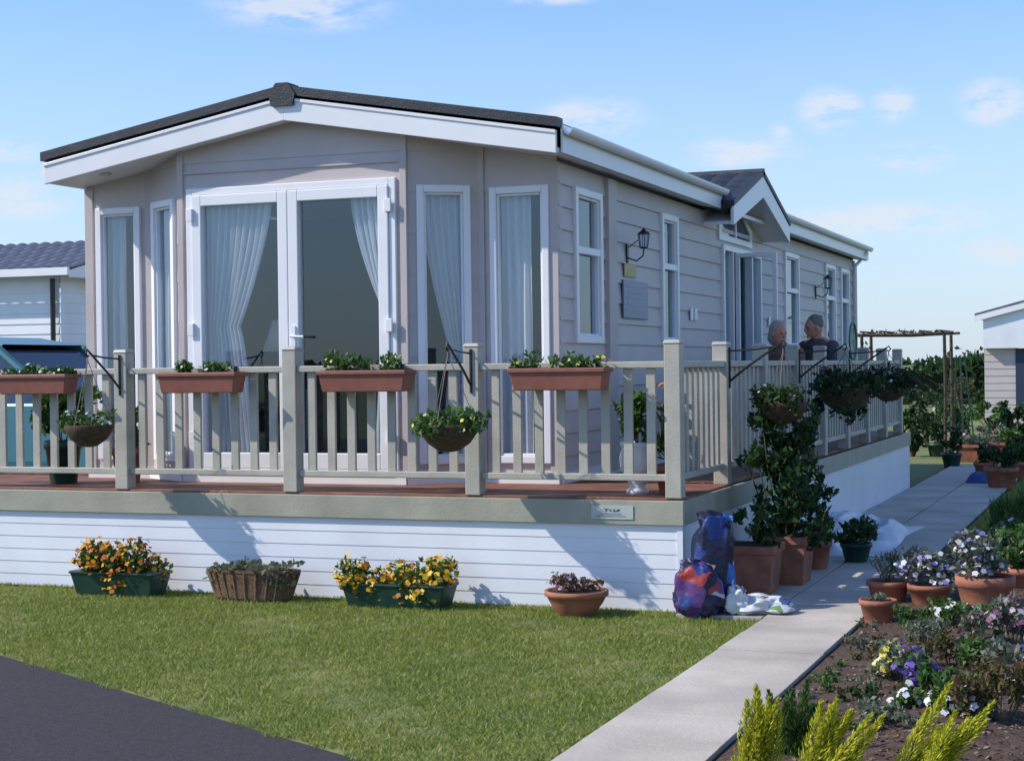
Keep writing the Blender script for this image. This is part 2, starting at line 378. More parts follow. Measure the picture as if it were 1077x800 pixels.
def window(root, O, wall, u0, u1, z0, z1, fw=.055, trans=None, mull=(), cur=None, name='window', sash=True):
    p, d, n = wall
    mb = MB(O); P_ = (-.05, .035)
    mb.ob(p, d, n, u0, u0+fw, *P_, z0, z1); mb.ob(p, d, n, u1-fw, u1, *P_, z0, z1)
    mb.ob(p, d, n, u0+fw, u1-fw, *P_, z0, z0+fw); mb.ob(p, d, n, u0+fw, u1-fw, *P_, z1-fw, z1)
    for m_ in mull: mb.ob(p, d, n, m_-fw*.5, m_+fw*.5, P_[0], P_[1]-.004, z0+fw, z1-fw)
    if trans: mb.ob(p, d, n, u0+fw, u1-fw, P_[0], P_[1]-.006, trans-fw*.5, trans+fw*.5)
    if sash:
        q = .018
        mb.ob(p, d, n, u0+fw, u0+fw+q, -.03, .015, z0+fw, z1-fw); mb.ob(p, d, n, u1-fw-q, u1-fw, -.03, .015, z0+fw, z1-fw)
        mb.ob(p, d, n, u0+fw+q, u1-fw-q, -.03, .015, z0+fw, z0+fw+q); mb.ob(p, d, n, u0+fw+q, u1-fw-q, -.03, .015, z1-fw-q, z1-fw)
    fr = mb.build(name, WHT, root, bevel=.006)
    g = MB(O); g.quad(p, d, n, u0+fw, u1-fw, -.015, z0+fw, z1-fw); g.build('pane', GLASS, fr, fix=False)
    if cur:
        for side, a, b in cur:
            c = MB(O); curtain(c, p, d, n, a, b, z0+.04, z1-.02, -.06, side, waves=max(3, int((b-a)*18)), amp=.014)
            c.build('curtain', CURT, fr, smooth=True, fix=False)
    return fr

# ---------- the lodge ----------
CX = -6.185; HX0, HX1 = -8.26, -4.105; HY0, HYB, HY1 = 11.71, 11.40, 25.0
RC = CX+.06; HW = 2.20
RX0, RX1, RY0, RY1 = RC-HW, RC+HW, 11.22, 25.2
ZE, ZR = 3.37, 3.755; SL = (ZR-ZE)/HW
O = (CX, HY0, 0)
lodge = thing('mobile_home', 'long pinkish grey park lodge with a bay front and dark low roof', 'lodge', O)
def topz(x, y=0): return ZE-.20+SL*(HW-abs(x-RC))
FLz = .78
mb = MB(O)
P = [(HX0, HY0), (CX-1.47, HY0), (CX-.97, HYB), (CX+.97, HYB), (CX+1.47, HY0), (HX1, HY0)]
Hs = [(.10, .53, .9, 2.98), (.09, .50, .9, 3.0), (.06, 1.88, .83, 3.06), (.09, .50, .9, 3.0), (.075, .55, .9, 2.98)]
walls = []
for i in range(5):
    L_ = math.dist(P[i], P[i+1]); cuts = (L_/2+.06,) if i == 2 else ()
    walls.append(lapwall(mb, P[i], P[i+1], FLz, 3.62, .31, .006, [Hs[i]], topz, cuts))
mb.build('front_wall', SID, lodge)
mb = MB(O)
sideH = [(12.05, 12.72, 1.8, 3.0), (14.47, 15.03, 1.8, 3.0), (16.75, 18.55, .83, 2.86), (19.9, 20.75, 1.8, 2.98), (22.6, 23.35, 1.8, 2.98), (23.8, 24.5, 1.8, 2.98)]
ws = lapwall(mb, (HX1, HY0), (HX1, HY1), FLz, 3.15, .17, .016, [(a-HY0, b-HY0, c, e) for a, b, c, e in sideH])
mb.build('side_wall', SID, lodge)
mb = MB(O); lapwall(mb, (HX1, HY1), (HX0, HY1), .3, 3.62, .17, .014, [], topz, (HX1-RC,))
lapwall(mb, (HX0, HY1), (HX0, HY0), .3, 3.15, .17, .014); mb.build('rear_wall', SID, lodge)
for (x, y) in P[1:5]:
    mb = MB(O); mb.box(x-.028, x+.028, y-.022, y+.02, FLz, topz(x)-.01); mb.build('corner_trim', SID2, lodge, bevel=.004)
for (x, y, dx) in ((HX0, HY0, .07), (HX1, HY0, -.07)):
    xa, xb = sorted((x-.012*(1 if dx > 0 else -1), x+dx)); mb = MB(O); mb.box(xa, xb, y-.02, y+.07, FLz, 3.15); mb.build('corner_trim', SID2, lodge, bevel=.004)
mb = MB(O); mb.box(HX1+.0, HX1+.045, 12.84, 13.06, FLz, 3.14); mb.build('corner_trim', SID2, lodge, bevel=.004)
mb = MB(O); mb.box(HX1, HX1+.03, 24.9, 25.02, FLz, 3.14); mb.build('corner_trim', SID2, lodge, bevel=.004)
mb = MB(O); mb.ob(*walls[2], 0.03, 1.91, .004, .016, 3.175, 3.19); mb.build('band_trim', SID2, lodge)
mb = MB(O)
for i in range(5):
    mb.ob(*walls[i], 0, math.dist(P[i], P[i+1]), -.02, .03, .70, .83)
mb.ob(*ws, 0, 13.29, -.02, .03, .70, .83); mb.build('base_rail', WHT, lodge)
# roof
mb = MB(O)
T = .03; HV = HW-.01
sec = [(RX0, ZE), (RC, ZR), (RX1, ZE), (RX1, ZE-T), (RC, ZR-T), (RX0, ZE-T)]
mb.extr(sec, lambda q, t: (q[0], t, q[1]), RY0, RY1)
for s_ in (-1, 1):
    def rf(u, v, s_=s_):
        x = RC+s_*(HV-.06)*v; return (x, RY0+.03+u*(RY1-RY0-.06), ZR-SL*(HV-.06)*v+.006+.012*abs(math.sin(u*math.pi*46))+.008*((v*7) % 1))
    mb.grid(rf, 184, 28)
roof = mb.build('roof', TILE, lodge)
mb = MB(O); mb.tube([(RC, RY0-.0, ZR+.0), (RC, RY1+.03, ZR+.0)], .05, 6)
mb.extr([(RC-.115, ZR-.04), (RC-.09, ZR-.13), (RC+.09, ZR-.13), (RC+.115, ZR-.04), (RC+.05, ZR+.045), (RC-.05, ZR+.045)], lambda q, t: (q[0], t, q[1]), RY0-.04, RY0+.14)
for s_ in (-1, 1):
    mb.extr([(RC, ZR+.03), (RC+s_*(HW+.01), ZE+.03), (RC+s_*(HW+.01), ZE-.04), (RC, ZR-.04)], lambda q, t: (q[0], t, q[1]), RY0-.03, RY0+.09)
mb.build('ridge_cap', TILE, roof)
for s_ in (-1, 1):
    mb = MB(O); mb.extr([(RC, ZR-.06), (RC+s_*HV, ZE-.06), (RC+s_*HV, ZE-.225), (RC, ZR-.235)], lambda q, t: (q[0], t, q[1]), RY0-.01, RY0+.02)
    mb.extr([(RC, ZR-.06), (RC+s_*HV, ZE-.06), (RC+s_*HV, ZE-.085), (RC, ZR-.085)], lambda q, t: (q[0], t, q[1]), RY0-.02, RY0-.01)
    mb.build('bargeboard', WHT, lodge, bevel=.003)
    mb = MB(O); mb.extr([(RC, ZR-.06), (RC+s_*HV, ZE-.06), (RC+s_*HV, ZE-.225), (RC, ZR-.235)], lambda q, t: (q[0], t, q[1]), RY1-.02, RY1+.01)
    mb.build('bargeboard', WHT, lodge, bevel=.003)
mb = MB(O)
mb.extr([(RX0+.01, ZE-.215), (RX0+.01, ZE-.18), (RC, ZR-.18), (RX1-.01, ZE-.18), (RX1-.01, ZE-.215), (RC, ZR-.215)], lambda q, t: (q[0], t, q[1]), RY0+.02, RY1-.02)
mb.build('soffit', WHT, lodge)
PY0, PY1, PYc = 16.0, 18.72, 17.36
for a, b in ((RY0+.06, PY0+.05), (PY1-.05, RY1)):
    mb = MB(O); xg = RX1+.003
    mb.extr([(xg-.0, 3.155), (xg+.015, 3.155), (xg+.015, 3.355), (xg, 3.355)], lambda q, t: (q[0], t, q[1]), a, b)
    arc = [(xg+.054+.038*math.cos(q), 3.335+.055*math.sin(q)) for q in np.linspace(math.pi, 2*math.pi, 11)]
    arc2 = [(xg+.054+.032*math.cos(q), 3.335+.047*math.sin(q)) for q in np.linspace(2*math.pi, math.pi, 11)]
    mb.extr(arc+arc2, lambda q, t: (q[0], t, q[1]), a, b)
    mb.build('gutter', WHT, lodge)
mb = MB(O)
xg = RX0; mb.extr([(xg-.06, 3.22), (xg-.002, 3.19), (xg-.002, 3.33), (xg-.06, 3.29)], lambda q, t: (q[0], t, q[1]), RY0+.03, RY1); mb.build('gutter', WHT, lodge)
mb = MB(O); mb.tube([(RX1+.05, 24.9, 3.25), (HX1+.06, 24.8, 3.05), (HX1+.06, 24.8, .8)], .03, 8); mb.build('downpipe', WHT, lodge, smooth=True)
for xx in (-7.9, -4.5):
    mb = MB(O); mb.lathe([(.05, 0), (.055, -.01), (.03, -.02)], (xx, 11.45, topz(xx)-.012), 14); mb.build('soffit_lamp', CHR, lodge, smooth=True)

# cross gable over the side door
GX = -3.80; GZ = 3.63; GF = 3.20; hw = (PY1-PY0)/2
pg = MB(O)
gsec = [(PY0, GF), (PYc, GZ), (PY1, GF), (PY1, GF-.05), (PYc, GZ-.05), (PY0, GF-.05)]
pg.extr(gsec, lambda q, t: (t, q[0], q[1]), -5.7, GX)
for s_ in (-1, 1):
    def rf(u, v, s_=s_): return (-5.65+u*(GX+5.65-.02), PYc+s_*hw*v, GZ-(GZ-GF)*v+.01+.024*abs(math.sin(u*math.pi*8))+.018*((v*5) % 1))
    pg.grid(rf, 64, 20)
pg.tube([(-5.7, PYc, GZ+.01), (GX+.03, PYc, GZ+.01)], .045, 8)
for s_ in (-1, 1):
    pg.extr([(PYc, GZ+.03), (PYc+s_*(hw+.02), GF+.03), (PYc+s_*(hw+.02), GF-.02), (PYc, GZ-.02)], lambda q, t: (t, q[0], q[1]), GX-.08, GX+.03)
pg.build('porch_roof', TILE, lodge)
for s_ in (-1, 1):
    mb = MB(O)
    mb.extr([(PYc, GZ-.03), (PYc+s_*hw, GF-.03), (PYc+s_*hw, GF-.21), (PYc, GZ-.25)], lambda q, t: (t, q[0], q[1]), GX-.01, GX+.02)
    mb.extr([(PYc, GZ-.20), (PYc+s_*(hw-.02), GF-.20), (PYc+s_*(hw-.02), GF-.17), (PYc, GZ-.16)], lambda q, t: (t, q[0], q[1]), -4.2, GX-.01)
    mb.build('porch_bargeboard', WHT, lodge)
mb = MB(O)
gable = [(PY0+.1, 3.14), (PY1-.1, 3.14), (PYc, GZ-.12)]
mb.extr(gable, lambda q, t: (t, q[0], q[1]), -4.3, HX1+.004)
mb.build('porch_gable', SID, lodge)
mb = MB(O)
outer = [(PYc-.75, 2.90), (PYc+.75, 2.90), (PYc+.75, 3.08), (PYc, 3.40), (PYc-.75, 3.08)]
inner = [(PYc-.66, 2.96), (PYc+.66, 2.96), (PYc+.66, 3.04), (PYc, 3.32), (PYc-.66, 3.04)]
xo = HX1+.03
vs = [(xo, a, b) for a, b in outer]+[(xo, a, b) for a, b in inner]+[(HX1, a, b) for a, b in outer]+[(xo-.02, a, b) for a, b in inner]
fs = []
for i in range(5):
    j = (i+1) % 5; fs += [(i, j, 5+j, 5+i), (i, 10+i, 10+j, j), (5+i, 5+j, 15+j, 15+i)]
mb.add(vs, fs); mb.box(HX1+.006, xo-.002, PYc-.025, PYc+.025, 2.955, 3.33)
fl = mb.build('fanlight', WHT, lodge)
DG = M('dark_glass', (.04, .06, .10), .05, .1, 3)
mb = MB(O); mb.add([(HX1+.012, a, b) for a, b in inner], [(0, 1, 2, 3, 4)])
mb.build('pane', DG, fl)

# front windows and doors
window(lodge, O, walls[0], *Hs[0], cur=[('full', .13, .34)])
window(lodge, O, walls[1], *Hs[1], cur=[('full', .12, .28)])
window(lodge, O, walls[3], *Hs[3], cur=[('right', .12, .47)])
window(lodge, O, walls[4], *Hs[4], cur=[('full', .12, .38)])
p, d, n = walls[2]; u0, u1, z0, z1 = Hs[2]
mb = MB(O); f = .055
mb.ob(p, d, n, u0, u0+f, -.05, .03, z0, z1); mb.ob(p, d, n, u1-f, u1, -.05, .03, z0, z1); mb.ob(p, d, n, u0+f, u1-f, -.05, .03, z1-f, z1); mb.ob(p, d, n, u0+f, u1-f, -.05, .05, z0, z0+.03)
mb.build('door_frame', WHT, lodge, bevel=.005)
mid = (u0+u1)/2
for (a, b, sd) in ((u0+f+.002, mid-.002, 'left'), (mid+.002, u1-f-.002, 'right')):
    mb = MB(O); q = .085; zz0, zz1 = z0+.032, z1-f-.003
    mb.ob(p, d, n, a, a+q, -.04, .045, zz0, zz1); mb.ob(p, d, n, b-q, b, -.04, .045, zz0, zz1)
    mb.ob(p, d, n, a+q, b-q, -.04, .045, zz1-q, zz1); mb.ob(p, d, n, a+q, b-q, -.04, .045, zz0, zz0+.12)
    dr = mb.build('door', WHT, lodge, bevel=.006)
    g = MB(O); g.quad(p, d, n, a+q, b-q, -.003, zz0+.12, zz1-q); g.build('pane', GLASS, dr, fix=False)
    c = MB(O)
    if sd == 'left': curtain(c, p, d, n, a+.06, a+.66, zz0+.1, zz1-.03, -.07, sd, 10, .018, .5, .5)
    else: curtain(c, p, d, n, a+.48, b-.04, zz0+.1, zz1-.03, -.07, sd, 6, .018, .45, .8)
    c.build('curtain', CURT, dr, smooth=True, fix=False)
    hx = a+.04 if sd == 'left' else b-.04
    for zh in (1.1, 1.95, 2.85):
        h = MB(O); h.ob(p, d, n, hx-.075 if sd == 'left' else hx+.02, hx-.02 if sd == 'left' else hx+.075, .046, .07, zh-.05, zh+.05); h.build('hinge', WHT, dr, bevel=.004)
h = MB(O); hu = mid+.045
h.ob(p, d, n, hu-.018, hu+.018, .046, .058, 1.72, 1.96)
pp = lambda u, o, z: (p[0]+d[0]*u+n[0]*o, p[1]+d[1]*u+n[1]*o, z)
h.tube([pp(hu, .05, 1.88), pp(hu, .1, 1.88), pp(hu+.11, .1, 1.875)], .01, 8); h.build('handle', WHT, dr)

for i, (a, b, c, e) in enumerate(sideH):
    a_, b_ = a-HY0, b-HY0
    if i == 2: continue
    window(lodge, O, ws, a_, b_, c, e, .06, trans=2.52, cur=[('full', a_+.05, a_+(b_-a_)*.45)] if i < 3 else None)
a, b, c, e = sideH[2]; p, d, n = ws; u0, u1 = a-HY0, b-HY0
mb = MB(O); mb.ob(p, d, n, u0, u0+.06, -.05, .04, c, e); mb.ob(p, d, n, u1-.06, u1, -.05, .04, c, e); mb.ob(p, d, n, u0+.06, u1-.06, -.05, .04, e-.06, e); mb.ob(p, d, n, u0+.06, u1-.06, -.05, .04, c, c+.03)
for m_ in (u0+.45, u1-.45): mb.ob(p, d, n, m_-.025, m_+.025, -.05, .035, c+.03, e-.06)
df = mb.build('door_frame', WHT, lodge, bevel=.005)
for ua, ub in ((u0+.06, u0+.42), (u1-.42, u1-.06)):
    mb = MB(O); mb.quad(p, d, n, ua, ub, -.016, c+.05, e-.06); mb.build('pane', GLASS, df, fix=False)
def leaf(p0, dd, nn, wl):
    mb = MB(O); q = .045
    mb.ob(p0, dd, nn, 0, q, -.02, .02, c+.04, e-.07); mb.ob(p0, dd, nn, wl-q, wl, -.02, .02, c+.04, e-.07)
    mb.ob(p0, dd, nn, q, wl-q, -.02, .02, c+.04, c+.12); mb.ob(p0, dd, nn, q, wl-q, -.02, .02, e-.07-q, e-.07)
    o = mb.build('door', WHT, lodge, bevel=.004); g = MB(O); g.quad(p0, dd, nn, q, wl-q, .0, c+.12, e-.07-q); g.build('pane', GLASS, o, fix=False)
leaf((HX1+.05, a+.47), (1.0, 0.0), (0.0, -1.0), .44)

def lantern(y, z, k=.72):
    m = MB(); x = 0; y0, z_0 = y, z; y = 0; z = 0
    m.box(x, x+.02, y-.03, y+.03, z-.16, z+.06)
    m.tube([(x+.02, y, z-.1), (x+.12, y, z-.14), (x+.2, y, z-.08), (x+.21, y, z+.0)], .009, 6); m.tube([(x+.02, y, z+.02), (x+.14, y, z+.1)], .006, 6)
    m.lathe([(.03, 0), (.05, .01), (.05, .02)], (x+.21, y, z), 6); m.lathe([(.078, .17), (.065, .19), (.03, .21), (.01, .24)], (x+.21, y, z), 6)
    for q in range(6):
        an = math.pi/3*q; m.tube([(x+.21+.048*math.cos(an), y+.048*math.sin(an), z+.02), (x+.21+.070*math.cos(an), y+.070*math.sin(an), z+.175)], .005, 5)
    g = MB(); g.lathe([(.042, .022), (.064, .17)], (x+.21, y, z), 6)
    for q in (m, g): q.V = [(HX1+.012+a*k, y0+b*k, z_0+c_*k) for a, b, c_ in q.V]; q.o = O
    o = m.build('wall_lamp', BLK, lodge); g.build('lamp_glass', GLASS, o)
lantern(13.42, 2.60, .72); lantern(21.9, 2.60, .78)
mb = MB(O); mb.box(HX1+.018, HX1+.034, 13.26, 13.98, 2.02, 2.34)
pl = mb.build('plaque', M('blue_grey_plaque', (.17, .22, .34), .4, .15, 9), lodge, bevel=.005)
mb = MB(O)
for k in range(5): mb.box(HX1+.035, HX1+.037, 13.34+.03*(k % 2), 13.90-.05*((k*3) % 4), 2.285-k*.05, 2.297-k*.05)
mb.build('plaque_lettering', M('faded_lettering', (.36, .40, .47), .6), pl)
mb = MB(O); mb.box(HX1+.018, HX1+.026, 13.32, 13.66, 2.37, 2.48); mb.build('notice', M('yellow_notice', (.55, .45, .22), .6, .2, 30), lodge)
for yy in (15.45, 15.6, 18.95):
    mb = MB(O); mb.box(HX1+.016, HX1+.03, yy, yy+.09, 2.05, 2.17); mb.build('vent', WHT, lodge, bevel=.004)
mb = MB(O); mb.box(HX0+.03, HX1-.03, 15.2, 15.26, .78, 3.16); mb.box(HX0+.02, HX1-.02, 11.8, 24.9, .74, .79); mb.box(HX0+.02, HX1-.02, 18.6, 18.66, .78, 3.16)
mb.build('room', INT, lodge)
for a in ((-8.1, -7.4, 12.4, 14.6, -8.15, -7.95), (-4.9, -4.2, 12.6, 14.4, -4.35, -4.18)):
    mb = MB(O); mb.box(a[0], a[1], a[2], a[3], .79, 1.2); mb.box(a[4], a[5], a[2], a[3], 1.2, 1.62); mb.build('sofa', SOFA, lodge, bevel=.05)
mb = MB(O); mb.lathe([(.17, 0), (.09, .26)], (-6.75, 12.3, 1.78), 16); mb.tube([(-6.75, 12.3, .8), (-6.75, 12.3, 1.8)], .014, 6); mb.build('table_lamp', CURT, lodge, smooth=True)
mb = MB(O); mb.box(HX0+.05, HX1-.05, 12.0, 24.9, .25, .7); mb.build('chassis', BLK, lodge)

# ---------- the deck ----------
DX0, DX1, DY0, DY1, DZ = -9.4, -2.86, 10.54, 21.6, .75
O = (DX1, DY0, 0)
deck = thing('deck', 'raised timber deck with cream railing and white boarded skirt around the lodge', 'deck', O)
mb = MB(O)
yy = DY0+.01
while yy < 11.9: mb.box(DX0, DX1-.01, yy, yy+.138, DZ-.03, DZ); yy += .145
xx = -4.09
while xx < DX1-.14: mb.box(xx, xx+.138, 11.90, DY1, DZ-.03, DZ); xx += .145
xx = DX0
while xx < HX0-.14: mb.box(xx, xx+.138, 11.90, 12.6, DZ-.03, DZ); xx += .145
mb.build('deck_boards', DECKM, deck, bevel=.004)
mb = MB(O)
mb.box(DX0, DX1+.02, DY0-.03, DY0, .575, .735); mb.box(DX1-.012, DX1+.02, DY0, DY1, .575, .735); mb.box(DX0, DX1-.02, DY0, DY0+.05, .56, .71)
mb.build('fascia', FASC, deck, bevel=.004)
mb = MB(O); lapwall(mb, (DX0, DY0), (DX1, DY0), 0, .575, .096, .004); lapwall(mb, (DX1, DY0), (DX1, DY1), 0, .575, .096, .004)
lapwall(mb, (DX1, DY1), (-4.1, DY1), 0, .72, .096, .004)
mb.box(DX1-.03, DX1+.008, DY0-.008, DY0+.03, 0, .575); mb.build('skirting', SKW, deck)
mb = MB(O); mb.box(-3.47, -3.18, DY0-.036, DY0-.029, .61, .70); sg = mb.build('name_plate', M('plate', (.42, .47, .46), .4, .05, 9), deck)
mb = MB(O); pts = []
for k in range(34):
    t = k/33; pts.append((-3.38+.11*t+.009*math.sin(t*25), DY0-.038, .670+.009*math.sin(t*31+1)))
mb.tube(pts, .0016, 5); mb.box(-3.40, -3.26, DY0-.038, DY0-.0362, .643, .646); mb.box(-3.43, -3.23, DY0-.038, DY0-.0362, .629, .632)
mb.build('plate_lettering', M('plate_ink', (.08, .10, .12), .6), sg)
front_posts = [-2.915, -4.335, -5.745, -7.165, -8.585]
side_posts = [10.595+1.3*k for k in range(9)]
def post(x, y):
    m = MB(O); m.box(x-.055, x+.055, y-.055, y+.055, DZ-.0, 1.765); m.frus(x, y, 1.765, 1.79, .062, .062, .05, .05); m.build('post', POSTM, deck, bevel=.006)
PYr = DY0+.055
for x in front_posts: post(x, PYr)
for y in side_posts[1:]: post(-2.915, y)
def rail(a, b, ax):
    for z0_, z1_, w_, nm in ((1.605, 1.65, .04, 'handrail'), (.86, .905, .028, 'bottom_rail')):
        m = MB(O)
        if ax == 'x': m.box(a+.055, b-.055, PYr-w_, PYr+w_, z0_, z1_)
        else: m.box(-2.915-w_, -2.915+w_, a+.055, b-.055, z0_, z1_)
        m.build(nm, POSTM, deck, bevel=.006)
    k = 8
    for i in range(1, k+1):
        t = a+(b-a)*i/(k+1); m = MB(O)
        if ax == 'x': m.box(t-.031, t+.031, PYr-.013, PYr+.013, .905, 1.605)
        else: m.box(-2.928, -2.902, t-.031, t+.031, .905, 1.605)
        m.build('baluster', POSTM, deck, bevel=.003)
for i in range(4): rail(front_posts[i+1], front_posts[i], 'x')
m = MB(O); m.box(DX0, front_posts[-1]-.055, PYr-.04, PYr+.04, 1.605, 1.65); m.build('handrail', POSTM, deck)
m = MB(O); m.box(DX0, front_posts[-1]-.055, PYr-.028, PYr+.028, .86, .905); m.build('bottom_rail', POSTM, deck)
for i in range(8): rail(side_posts[i], side_posts[i+1], 'y')
def bracket(p, d):
    m = MB(O); x, y = p; q = lambda o, z: (x+d[0]*o, y+d[1]*o, z)
    m.tube([q(.005, 1.75), q(.005, 1.45)], .010, 6); m.tube([q(.005, 1.50), q(.13, 1.60), q(.38, 1.77)], .009, 6)
    m.tube([q(.005, 1.72), q(.2, 1.73), q(.33, 1.745)], .007, 6); m.tube([q(.38, 1.77), q(.405, 1.79), q(.42, 1.76), q(.40, 1.735), q(.385, 1.745)], .007, 6)
    m.build('hanging_bracket', BLK, deck)
    return q(.40, 1.73)
hooks = [bracket((-7.165, PYr-.055), (0, -1)), bracket((-4.335, PYr-.055), (0, -1))]
shooks = [bracket((-2.86, side_posts[k]), (1, 0)) for k in (1, 3, 5)]

# ---------- planters ----------
def hanging(hook, label, drop, r, lm, fm, n=700, spread=1.15, group='hanging baskets on the deck railing'):
    x, y, z = hook; t = thing('hanging_basket', label, 'hanging basket', (x, y, z-drop), 0, group)
    m = MB(); m.lathe([(.02, -.72*r), (.35*r, -.68*r), (.72*r, -.42*r), (.94*r, -.1*r), (r, .12*r), (r*.97, .2*r), (.9*r, .2*r), (.88*r, .1*r)], (0, 0, 0), 22); m.build('basket', BASK, t, smooth=True)
    m = MB()
    for k in range(3):
        an = 2*math.pi*k/3+.5; m.tube([(r*.95*math.cos(an), r*.95*math.sin(an), .18*r), (0, 0, drop-.02)], .003, 5)
    m.tube([(0, 0, drop-.025), (0, 0, drop+.004)], .005, 5); m.build('chain', CHN, t)
    bl = [(0, 0, .32*r, r*.95, r*.95, r*.42)]+[(r*.8*math.cos(a_), r*.8*math.sin(a_), random.uniform(.1, .6)*r, r*.42*spread, r*.42*spread, r*.4) for a_ in [random.uniform(0, 6.28) for _ in range(7)]]
    if spread > 1.5: bl += [(r*1.1*math.cos(a_), r*1.1*math.sin(a_), random.uniform(-.9, .2)*r, r*.25, r*.25, r*.4) for a_ in [random.uniform(0, 6.28) for _ in range(6)]]
    leaves('foliage', lm, t, bl, n, r*.24, .55, .4)
    if fm: petals('flowers', fm, t, bl, 26, r*.17)
    return t
random.seed(11)
hanging(hooks[0], 'leftmost hanging basket, brown bowl with sparse low greenery', .52, .175, LEAF, PAN_W, 380)
hanging(hooks[1], 'hanging basket with bushy pale greenery on the post between the two right front troughs', .52, .20, LEAF, PAN_Y, 800, 1.3)
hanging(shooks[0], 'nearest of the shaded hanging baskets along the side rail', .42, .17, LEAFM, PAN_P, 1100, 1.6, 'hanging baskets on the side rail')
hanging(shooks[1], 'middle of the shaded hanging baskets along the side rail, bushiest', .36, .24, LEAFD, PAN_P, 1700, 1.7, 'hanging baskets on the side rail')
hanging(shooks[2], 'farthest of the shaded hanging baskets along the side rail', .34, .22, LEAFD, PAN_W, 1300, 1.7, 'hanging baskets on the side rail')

def rail_trough(x, label, w=.31, fm=PAN_W, n=300, seed=1, hb=.06):
    random.seed(seed); y = PYr-.14; t = thing('railing_trough', label, 'planter', (x, y, 1.465), 0, 'terracotta troughs hung on the front railing')
    m = MB(); m.frus(0, 0, 0, .13, w*.93, .072, w, .088); m.box(-w-.012, w+.012, -.1, .1, .118, .148)
    m.build('trough', TERP, t, bevel=.006)
    m = MB(); m.box(-w+.01, w-.01, -.085, .085, .149, .152); m.build('soil', SOIL, t)
    for k in (-1, 1):
        m = MB(); m.box(k*w*.7-.012, k*w*.7+.012, .09, .19, .10, .19); m.build('hanger', BLK, t)
    bl = [(random.uniform(-w*.9, w*.9), random.uniform(-.04, .04), .16+random.uniform(0, hb*.5), .07, .06, random.uniform(hb*.5, hb)) for _ in range(8)]
    leaves('foliage', LEAF, t, bl, n, .045, .55, .6, .15); petals('flowers', fm, t, bl, 12, .03)
rail_trough(-7.84, 'terracotta railing trough, leftmost, cut by the picture edge', .31, PAN_W, 260, 2, .05)
rail_trough(-6.41, 'terracotta railing trough in front of the left french door', .32, PAN_W, 300, 3, .06)
rail_trough(-5.09, 'terracotta railing trough below the right french door with taller leafy plants', .33, PAN_Y, 420, 4, .11)
rail_trough(-3.66, 'terracotta railing trough nearest the corner post with pale flowers', .33, PAN_Y, 380, 5, .08)

def ground_trough(px, label, w, h, matp, fm, nf, ph, seed, ribs=False, lm=LEAF, n=700, oval=False):
    random.seed(seed); t = thing('trough_planter', label, 'planter', (px, 10.27, .01), 0, 'planters along the white skirting')
    m = MB()
    if oval: m.lathe([(w*.75, 0), (w*.86, .02), (w*.98, h-.03), (w*1.03, h-.02), (w*1.03, h), (w*.95, h), (w*.94, h-.03)], (0, 0, 0), 28, 1, .36)
    else:
        m.frus(0, 0, 0, h, w*.88, .10, w*.98, .13); m.frus(0, 0, h-.02, h+.004, w*.99, .135, w*1.0, .14)
    if ribs:
        for k in range(24):
            an = 2*math.pi*k/24; m.tube([(w*.8*math.cos(an), w*.8*.36*math.sin(an), .01), (w*1.0*math.cos(an), w*.36*math.sin(an), h-.02)], .012, 5)
    m.build('trough', matp, t, bevel=0 if oval else .012, smooth=False)
    m = MB(); m.box(-w*.72, w*.72, -.09, .09, h-.02, h+.006); m.build('soil', SOIL, t)
    bl = [(random.uniform(-w*.85, w*.85), random.uniform(-.12, .08), h+random.uniform(-.06, ph*.5), .12, .10, random.uniform(ph*.4, ph*.62)) for _ in range(14)]
    leaves('foliage', lm, t, bl, n, .045, .55, .5, h-.12)
    if nf: petals('flowers', fm, t, bl, nf, .04)
ground_trough(-7.0, 'green trough of orange and red pansies, leftmost of the planters on the lawn', .36, .17, GRNP, PAN_OY, 620, .24, 21, n=1400)
ground_trough(-5.9, 'brown ribbed wicker style oval planter with low greenery', .36, .22, WICK, None, 0, .07, 22, True, LEAFG, 420, True)
ground_trough(-4.77, 'green trough crowded with yellow pansies, right of the wicker planter', .39, .16, GRNP, PAN_YO, 600, .23, 23, n=1400)

